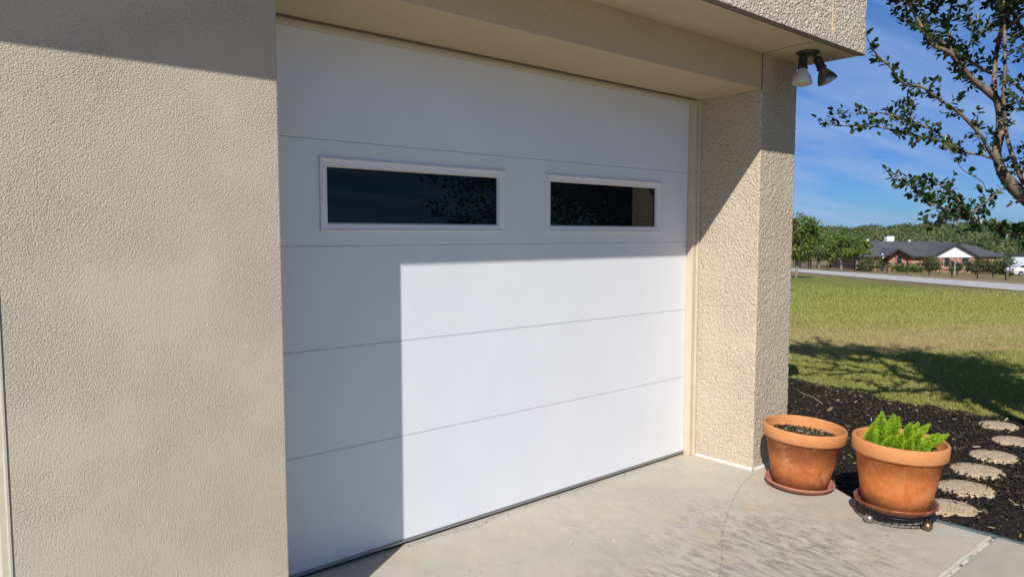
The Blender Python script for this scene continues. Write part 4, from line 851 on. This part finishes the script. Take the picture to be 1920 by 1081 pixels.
# ============================================================= NEIGHBOUR'S HOUSE
HU = 112; hx, hy = uv2xy(HU, (1700-960)/1347.65*HU); hz = gz(float(hx), float(hy)); S12 = 1347.65/HU
HM = Matrix(((RH[0], FH[0], 0, hx), (RH[1], FH[1], 0, hy), (0, 0, 1, 0), (0, 0, 0, 1))) @ Matrix.Rotation(0, 4, 'Z')
def A(px): return (px-1700)/S12
def ZP(py): return CAM.z-(py-440.3)/S12
house = empty('brick_house', (float(hx), float(hy), hz), 'low mottled brick house with long grey roofs and a white gable across the road', 'house')
bm_, nt, b = newmat('mottled_brick', (.4, .22, .17), .9); co = objco(nt)
br = nt.nodes.new('ShaderNodeTexBrick'); 
n1 = noise(nt, 2.3, 2, .6, objco(nt, (1, 1, 1.8)))
nt.links.new(ramp(nt, n1, [(.36, (.08, .025, .03)), (.44, (.26, .075, .05)), (.48, (.44, .28, .2)), (.52, (.22, .06, .05)), (.56, (.58, .46, .34)), (.64, (.16, .045, .04))]), b.inputs['Base Color'])
rf, nt, b = newmat('grey_roof', (.08, .08, .09), .6); co = objco(nt, (1, 1, 1)); nt.links.new(ramp(nt, noise(nt, .5, 5, .6, co), [(.3, (.065, .065, .076)), (.7, (.095, .095, .107))]), b.inputs['Base Color'])
dk, nt, b = newmat('dark_fascia', (.03, .03, .033), .6); ws, nt, b = newmat('white_siding', (.66, .70, .72), .7)
hg, nt, b = newmat('house_glass', (.02, .03, .035), .1)
def hb(name, mat, fn, par=house, lab=None):
    m = MB(); fn(m); m.v = [tuple(HM @ Vector(p)) for p in m.v]; return m.build(name, mat, par, label=lab)
zb = hz-.6; ze = ZP(481); zr = ZP(454)+.1
hb('wall', bm_, lambda m: m.box(A(1617), A(1880), .6, 11, zb, ze))
hb('wall', bm_, lambda m: m.box(A(1740), A(1822), -.9, .6, zb, ze))
hb('wall', bm_, lambda m: m.box(A(1665), A(1699), -.4, .6, zb, ze+.05))
def hiproof(m, a0, a1, b0, b1, ze, zr, hip0, hip1):
    bm2 = (b0+b1)/2; v = [(a0, b0, ze), (a1, b0, ze), (a1, b1, ze), (a0, b1, ze), (a0+hip0, bm2, zr), (a1-hip1, bm2, zr)]
    m.add(v, [(0, 1, 5, 4), (2, 3, 4, 5), (1, 2, 5), (3, 0, 4), (3, 2, 1, 0)])
hb('roof', rf, lambda m: hiproof(m, A(1606), A(1846), -.0, 12, ze+.02, zr, 1.9, 4))
hb('roof', rf, lambda m: hiproof(m, A(1790), A(1893), .3, 10, ze+.03, ZP(459), 2, 3.2))
def gable(m, a0, ap, a1, b0, b1, ze, zp, t=.18):
    # two slabs with thickness
    for (s, q) in ((a0, 1), (a1, -1)):
        v = [(s, b0, ze), (ap, b0, zp), (ap, b1, zp), (s, b1, ze), (s, b0, ze-t), (ap, b0, zp-t), (ap, b1, zp-t), (s, b1, ze-t)]
        m.add(v, [(0, 1, 2, 3), (7, 6, 5, 4), (0, 4, 5, 1), (3, 2, 6, 7), (0, 3, 7, 4), (1, 5, 6, 2)])
hb('roof', rf, lambda m: gable(m, A(1733), A(1780), A(1829), -1.5, 6, ZP(482), ZP(455)+.02))
hb('gable_board', dk, lambda m: gable(m, A(1732), A(1780), A(1830), -1.56, -1.505, ZP(482)-.02, ZP(455.5), .26))
hb('roof', rf, lambda m: gable(m, A(1647), A(1673), A(1703), -1.6, 4.8, ZP(481), ZP(464.5)))
hb('gable_board', dk, lambda m: gable(m, A(1646), A(1673), A(1704), -1.66, -1.605, ZP(481)-.02, ZP(465), .26))
hb('gable_siding', ws, lambda m: m.add([(A(1735), -1.0, ZP(482)), (A(1825), -1.0, ZP(482)), (A(1780), -1.0, ZP(457.5)), (A(1735), -.9, ZP(482)), (A(1825), -.9, ZP(482)), (A(1780), -.9, ZP(457.5))], [(0, 1, 2), (5, 4, 3), (0, 3, 4, 1)]), lab='white siding of the large gable')
hb('gable_siding', bm_, lambda m: m.add([(A(1665), -.41, ZP(481.5)), (A(1699), -.41, ZP(481.5)), (A(1673), -.41, ZP(466.5)), (A(1665), -.41, ZP(471))], [(0, 1, 2, 3)]), lab='brick infill of the small gable')
for px0, px1, y0, y1, bb in ((1765, 1773, 483.5, 498, -.9), (1798, 1808, 483.5, 492.5, -.9), (1680, 1686.5, 482, 493, -.4)):
    f = hb('window_frame', dk, lambda m: (m.box(A(px0)-.07, A(px0), bb-.05, bb+.02, ZP(y1)-.07, ZP(y0)+.07), m.box(A(px1), A(px1)+.07, bb-.05, bb+.02, ZP(y1)-.07, ZP(y0)+.07), m.box(A(px0), A(px1), bb-.05, bb+.02, ZP(y0), ZP(y0)+.07), m.box(A(px0), A(px1), bb-.05, bb+.02, ZP(y1)-.07, ZP(y1)), m.box(A(px0), A(px1), bb-.045, bb+.01, (ZP(y0)+ZP(y1))/2-.03, (ZP(y0)+ZP(y1))/2+.03)))
    hb('window_pane', hg, lambda m: m.box(A(px0), A(px1), bb-.02, bb-.004, ZP(y1), ZP(y0)), f)
hb('porch_shade', dk, lambda m: m.box(A(1653), A(1664), .52, .599, zb, ZP(482)), lab='dark slab painting the porch shade beside the small gable')  # flat dark slab on the wall stands in for the porch's shade
hb('eave_board', dk, lambda m: (m.box(A(1606), A(1846), -.06, -.002, ze-.14, ze+.06), m.box(A(1790), A(1893), .24, .298, ze-.13, ze+.07)))
hb('chimney', ws, lambda m: (m.box(A(1702), A(1716.5), 6.5, 7.4, zr-.3, ZP(443)), ), lab='white boxed chimney')
hb('chimney_cap', rf, lambda m: (m.box(A(1702), A(1703), 6.5, 7.4, ZP(443), ZP(441.5)), m.box(A(1715.5), A(1716.5), 6.5, 7.4, ZP(443), ZP(441.5)), m.box(A(1701), A(1717.5), 6.4, 7.5, ZP(441.5), ZP(440.8))))
hb('roof_vent', ws, lambda m: m.box(A(1660), A(1663.5), 6, 6.3, zr-.1, zr+.33)); hb('roof_vent', ws, lambda m: m.box(A(1742), A(1746), 6, 6.3, zr-.1, zr+.2))
# lamp post, garden post
x, y = put(100, 1654); lp = empty('lamp_post', (x, y, gz(x, y)), 'slim lamp post with white globes in front of the brick house', 'lamp post'); z = gz(x, y)
m = MB(); m.tube([(x, y, z-.2), (x, y, z+2.2)], .05, 8); m.build('post', FB, lp)
for dz, dx in ((2.35, 0), (1.9, .22)):
    m = MB(); m.lathe([(.13*math.sin(t)+1e-4, -.13*math.cos(t)) for t in np.linspace(0, math.pi, 10)], Matrix.Translation((x+dx, y, z+dz)), 12); m.build('globe', ws, lp)
    if dx: m = MB(); m.tube([(x, y, z+1.75), (x+dx, y, z+1.78)], .02, 5); m.build('arm', FB, lp)
x, y = put(84, 1791); z = gz(x, y); pm, nt, b = newmat('weathered_green_paint', (.30, .34, .24), .8)
m = MB(); m.box(-.06, .06, -.06, .06, -.2, 1.30, Matrix.Translation((x, y, z))); m.lathe([(.085, 1.30), (.085, 1.33), (.001, 1.42)], Matrix.Translation((x, y, z)), 4); tag(m.build('garden_post', pm), 'pale green weathered post standing in front of the white gable', 'post')
# shrubs
def shrub(u, px, rx, h, mat, lab, sd, n=34):
    x, y = put(u, px); z = gz(x, y); e = empty('shrub', (x, y, z), lab, 'shrub', 'shrubs in front of the brick house')
    far_tree(e, x, y, z, h, rx, h*.52, h*.5, mat, BK, n, 34, .17, .05, forks=4, seed=sd, low=.3, spread=.36)
shrub(100, 1744, 1.6, 2.25, FL3, 'large olive shrub at the left foot of the white gable', 21, 50)
shrub(100, 1791, .75, 1.6, FL3, 'narrow dark shrub between the two gable windows', 22)
shrub(100, 1826, 1.35, 1.9, FL3, 'rounded shrub at the right foot of the white gable', 23, 44)
shrub(100, 1852, 1.5, 1.9, FL3, 'wide shrub before the right wing of the brick house', 24, 44)
shrub(97, 1888, 1.45, 2.6, FL2, 'tall loose shrub at the right end of the brick house near the white car', 25, 44)
shrub(98, 1688, 1.3, 1.0, FL1, 'low bright green shrub under the small gable window', 26)
shrub(98, 1714, .9, .95, FL1, 'low yellow green shrub right of the small gable', 27)
shrub(98, 1636, 1.7, 1.9, FL2, 'loose shrub at the left end of the brick house', 28)
shrub(96, 1622, 1.0, 1.1, FL3, 'small dark shrub behind the fence left of the lamp post', 29)
shrub(98, 1874, .8, 1.2, FL3, 'small shrub right of the wide shrub, before the brick wing', 30)
# pale outbuilding
x, y = put(124, 1922); z = gz(x, y); ob = empty('outbuilding', (x, y, z), 'pale grey metal outbuilding at the right edge behind the white car', 'outbuilding')
om, nt, b = newmat('pale_metal', (.50, .55, .60), .5); OM = Matrix(((RH[0], FH[0], 0, x), (RH[1], FH[1], 0, y), (0, 0, 1, z), (0, 0, 0, 1)))
m = MB(); m.box(-2.3, 5, 0, 6, -.3, 2.9, OM); m.build('wall', om, ob); m = MB(); m.box(-2.5, 5.2, -.25, 6.2, 2.9, 3.15, OM); m.build('roof', dk, ob)
m = MB(); m.box(.3, 3.1, -.04, -.002, -.1, 2.3, OM); m.build('door', ws, ob)
# white car
x, y = put(92, 1927); z = gz(x, y)+.02; car = empty('parked_car', (x, y, z), 'white car parked behind the fence, only its end showing at the right edge', 'car')
CM = Matrix(((RH[0], FH[0], 0, x), (RH[1], FH[1], 0, y), (0, 0, 1, z), (0, 0, 0, 1)))
cw, nt, b = newmat('white_car_paint', (.78, .78, .79), .25); cw.node_tree.nodes['Principled BSDF'].inputs['Coat Weight'].default_value = .5
side = [(-2.3, .45), (-2.32, .8), (-2.1, 1.0), (-1.75, 1.08), (-1.1, 1.12), (.9, 1.08), (2.1, .85), (2.3, .6), (2.28, .3), (1.95, .28), (-1.95, .28), (-2.25, .32)]
cab = [(-1.95, 1.07), (-1.45, 1.38), (-.9, 1.5), (.1, 1.48), (1.0, 1.08)]
def extr(m, pr, w0, w1, ins=0):
    n = len(pr); vs = [(a, w0+(ins if zz2 > 1.2 else 0), zz2) for a, zz2 in pr]+[(a, w1-(ins if zz2 > 1.2 else 0), zz2) for a, zz2 in pr]
    m.add([CM @ Vector(q) for q in vs], [tuple(range(n)), tuple(range(2*n-1, n-1, -1))]+[(i, n+i, n+(i+1) % n, (i+1) % n) for i in range(n)])
m = MB(); extr(m, side, -.9, .9); extr(m, cab, -.80, .80, .1); m.build('body', cw, car, bevel=.05)
m = MB(); extr(m, [(-1.55, 1.14), (-1.2, 1.36), (-.85, 1.42), (-.4, 1.42), (-.4, 1.14)], -.815, .815, .06); extr(m, [(-.3, 1.14), (-.3, 1.42), (.1, 1.40), (.75, 1.14)], -.815, .815, .06); m.build('window', hg, car)
for a in (-1.42, 1.42):
    for s_ in (-.91, .91):
        Wm = CM @ Matrix.Translation((a, s_, .33)) @ Matrix.Rotation(math.pi/2*(1 if s_ < 0 else -1), 4, 'X')
        m = MB(); m.lathe([(.001, -.12), (.33, -.12), (.34, -.06), (.33, .0), (.24, .012)], Wm, 24); wh = m.build('wheel', M['rubber'], car)
        m = MB(); m.lathe([(.24, .010), (.22, .0), (.08, .008), (.001, .02)], Wm, 10); m.build('rim', M['alu'], wh)
tl, nt, b = newmat('tail_light', (.35, .02, .02), .3); m = MB(); m.box(-2.34, -2.18, -.88, -.5, .72, .9, CM); m.build('tail_light', tl, car)

# ============================================================= WOODED HILLSIDE
rng = np.random.default_rng(5); VS = []; TS = []
n = 0
PX = []
for k in range(1750):
    u = rng.uniform(165, 430)**1.0; f = rng.uniform(.12, .90); v = u*f; x, y = uv2xy(u, v); z = gz(float(x), float(y)); hh = rng.uniform(2.6, 6.8)*(.75 if u < 230 else 1); rx = hh*rng.uniform(.45, .8); dead = rng.random() < .22
    nl = 110 if dead else 230; uu = rng.normal(0, 1, (nl, 3)); uu /= np.linalg.norm(uu, axis=1)[:, None]; uu[:, 2] = np.abs(uu[:, 2])*1.1-.25
    P_ = np.array([float(x), float(y), z+hh*.45])+uu*np.array([rx, rx, hh*.55])*rng.uniform(.6, 1.08, (nl, 1)); D_ = rng.normal(0, 1, (nl, 3)); N_ = uu+rng.normal(0, .5, (nl, 3)); L_ = rng.uniform(.3, .8, nl)*(1.0 if not dead else .6)
    V, F = leaves_np(P_, D_, N_, L_, L_*.42); VS.append(V); t0 = rng.choice([.2, .35, .5, .62])+rng.normal(0, .05) if not dead else .97
    TS.append(np.repeat(np.clip(t0+rng.normal(0, .07, nl), 0, 1), 6)); n += nl
V = np.concatenate(VS); f = np.array([[0, 3, 2, 1], [0, 5, 4, 3]]); F = (f[None]+6*np.arange(n)[:, None, None]).reshape(-1, 4)
WL = leafmat('woodland_leaf', [(0, (.035, .052, .022)), (.3, (.055, .092, .028)), (.5, (.08, .13, .034)), (.7, (.13, .145, .055)), (.85, (.16, .13, .085)), (1, (.20, .165, .13))], .7, .15)
tag(npmesh('woodland', V, F, WL, tint=np.concatenate(TS)), 'mixed green and leafless scrub woodland covering the low hill', 'woodland', kind='stuff')

m = MB(); m.tube([(2.62, .60, -.02), (2.45, .42, -.012), (2.40, .30, -.016), (2.22, .12, -.02)], [.004, .004, .0035, .002], 6)
stk, nt, b = newmat('dry_stick', (.38, .30, .20), .85); tag(m.build('stick', stk), 'thin dry pale stick lying on the black mulch behind the pillar', 'stick')
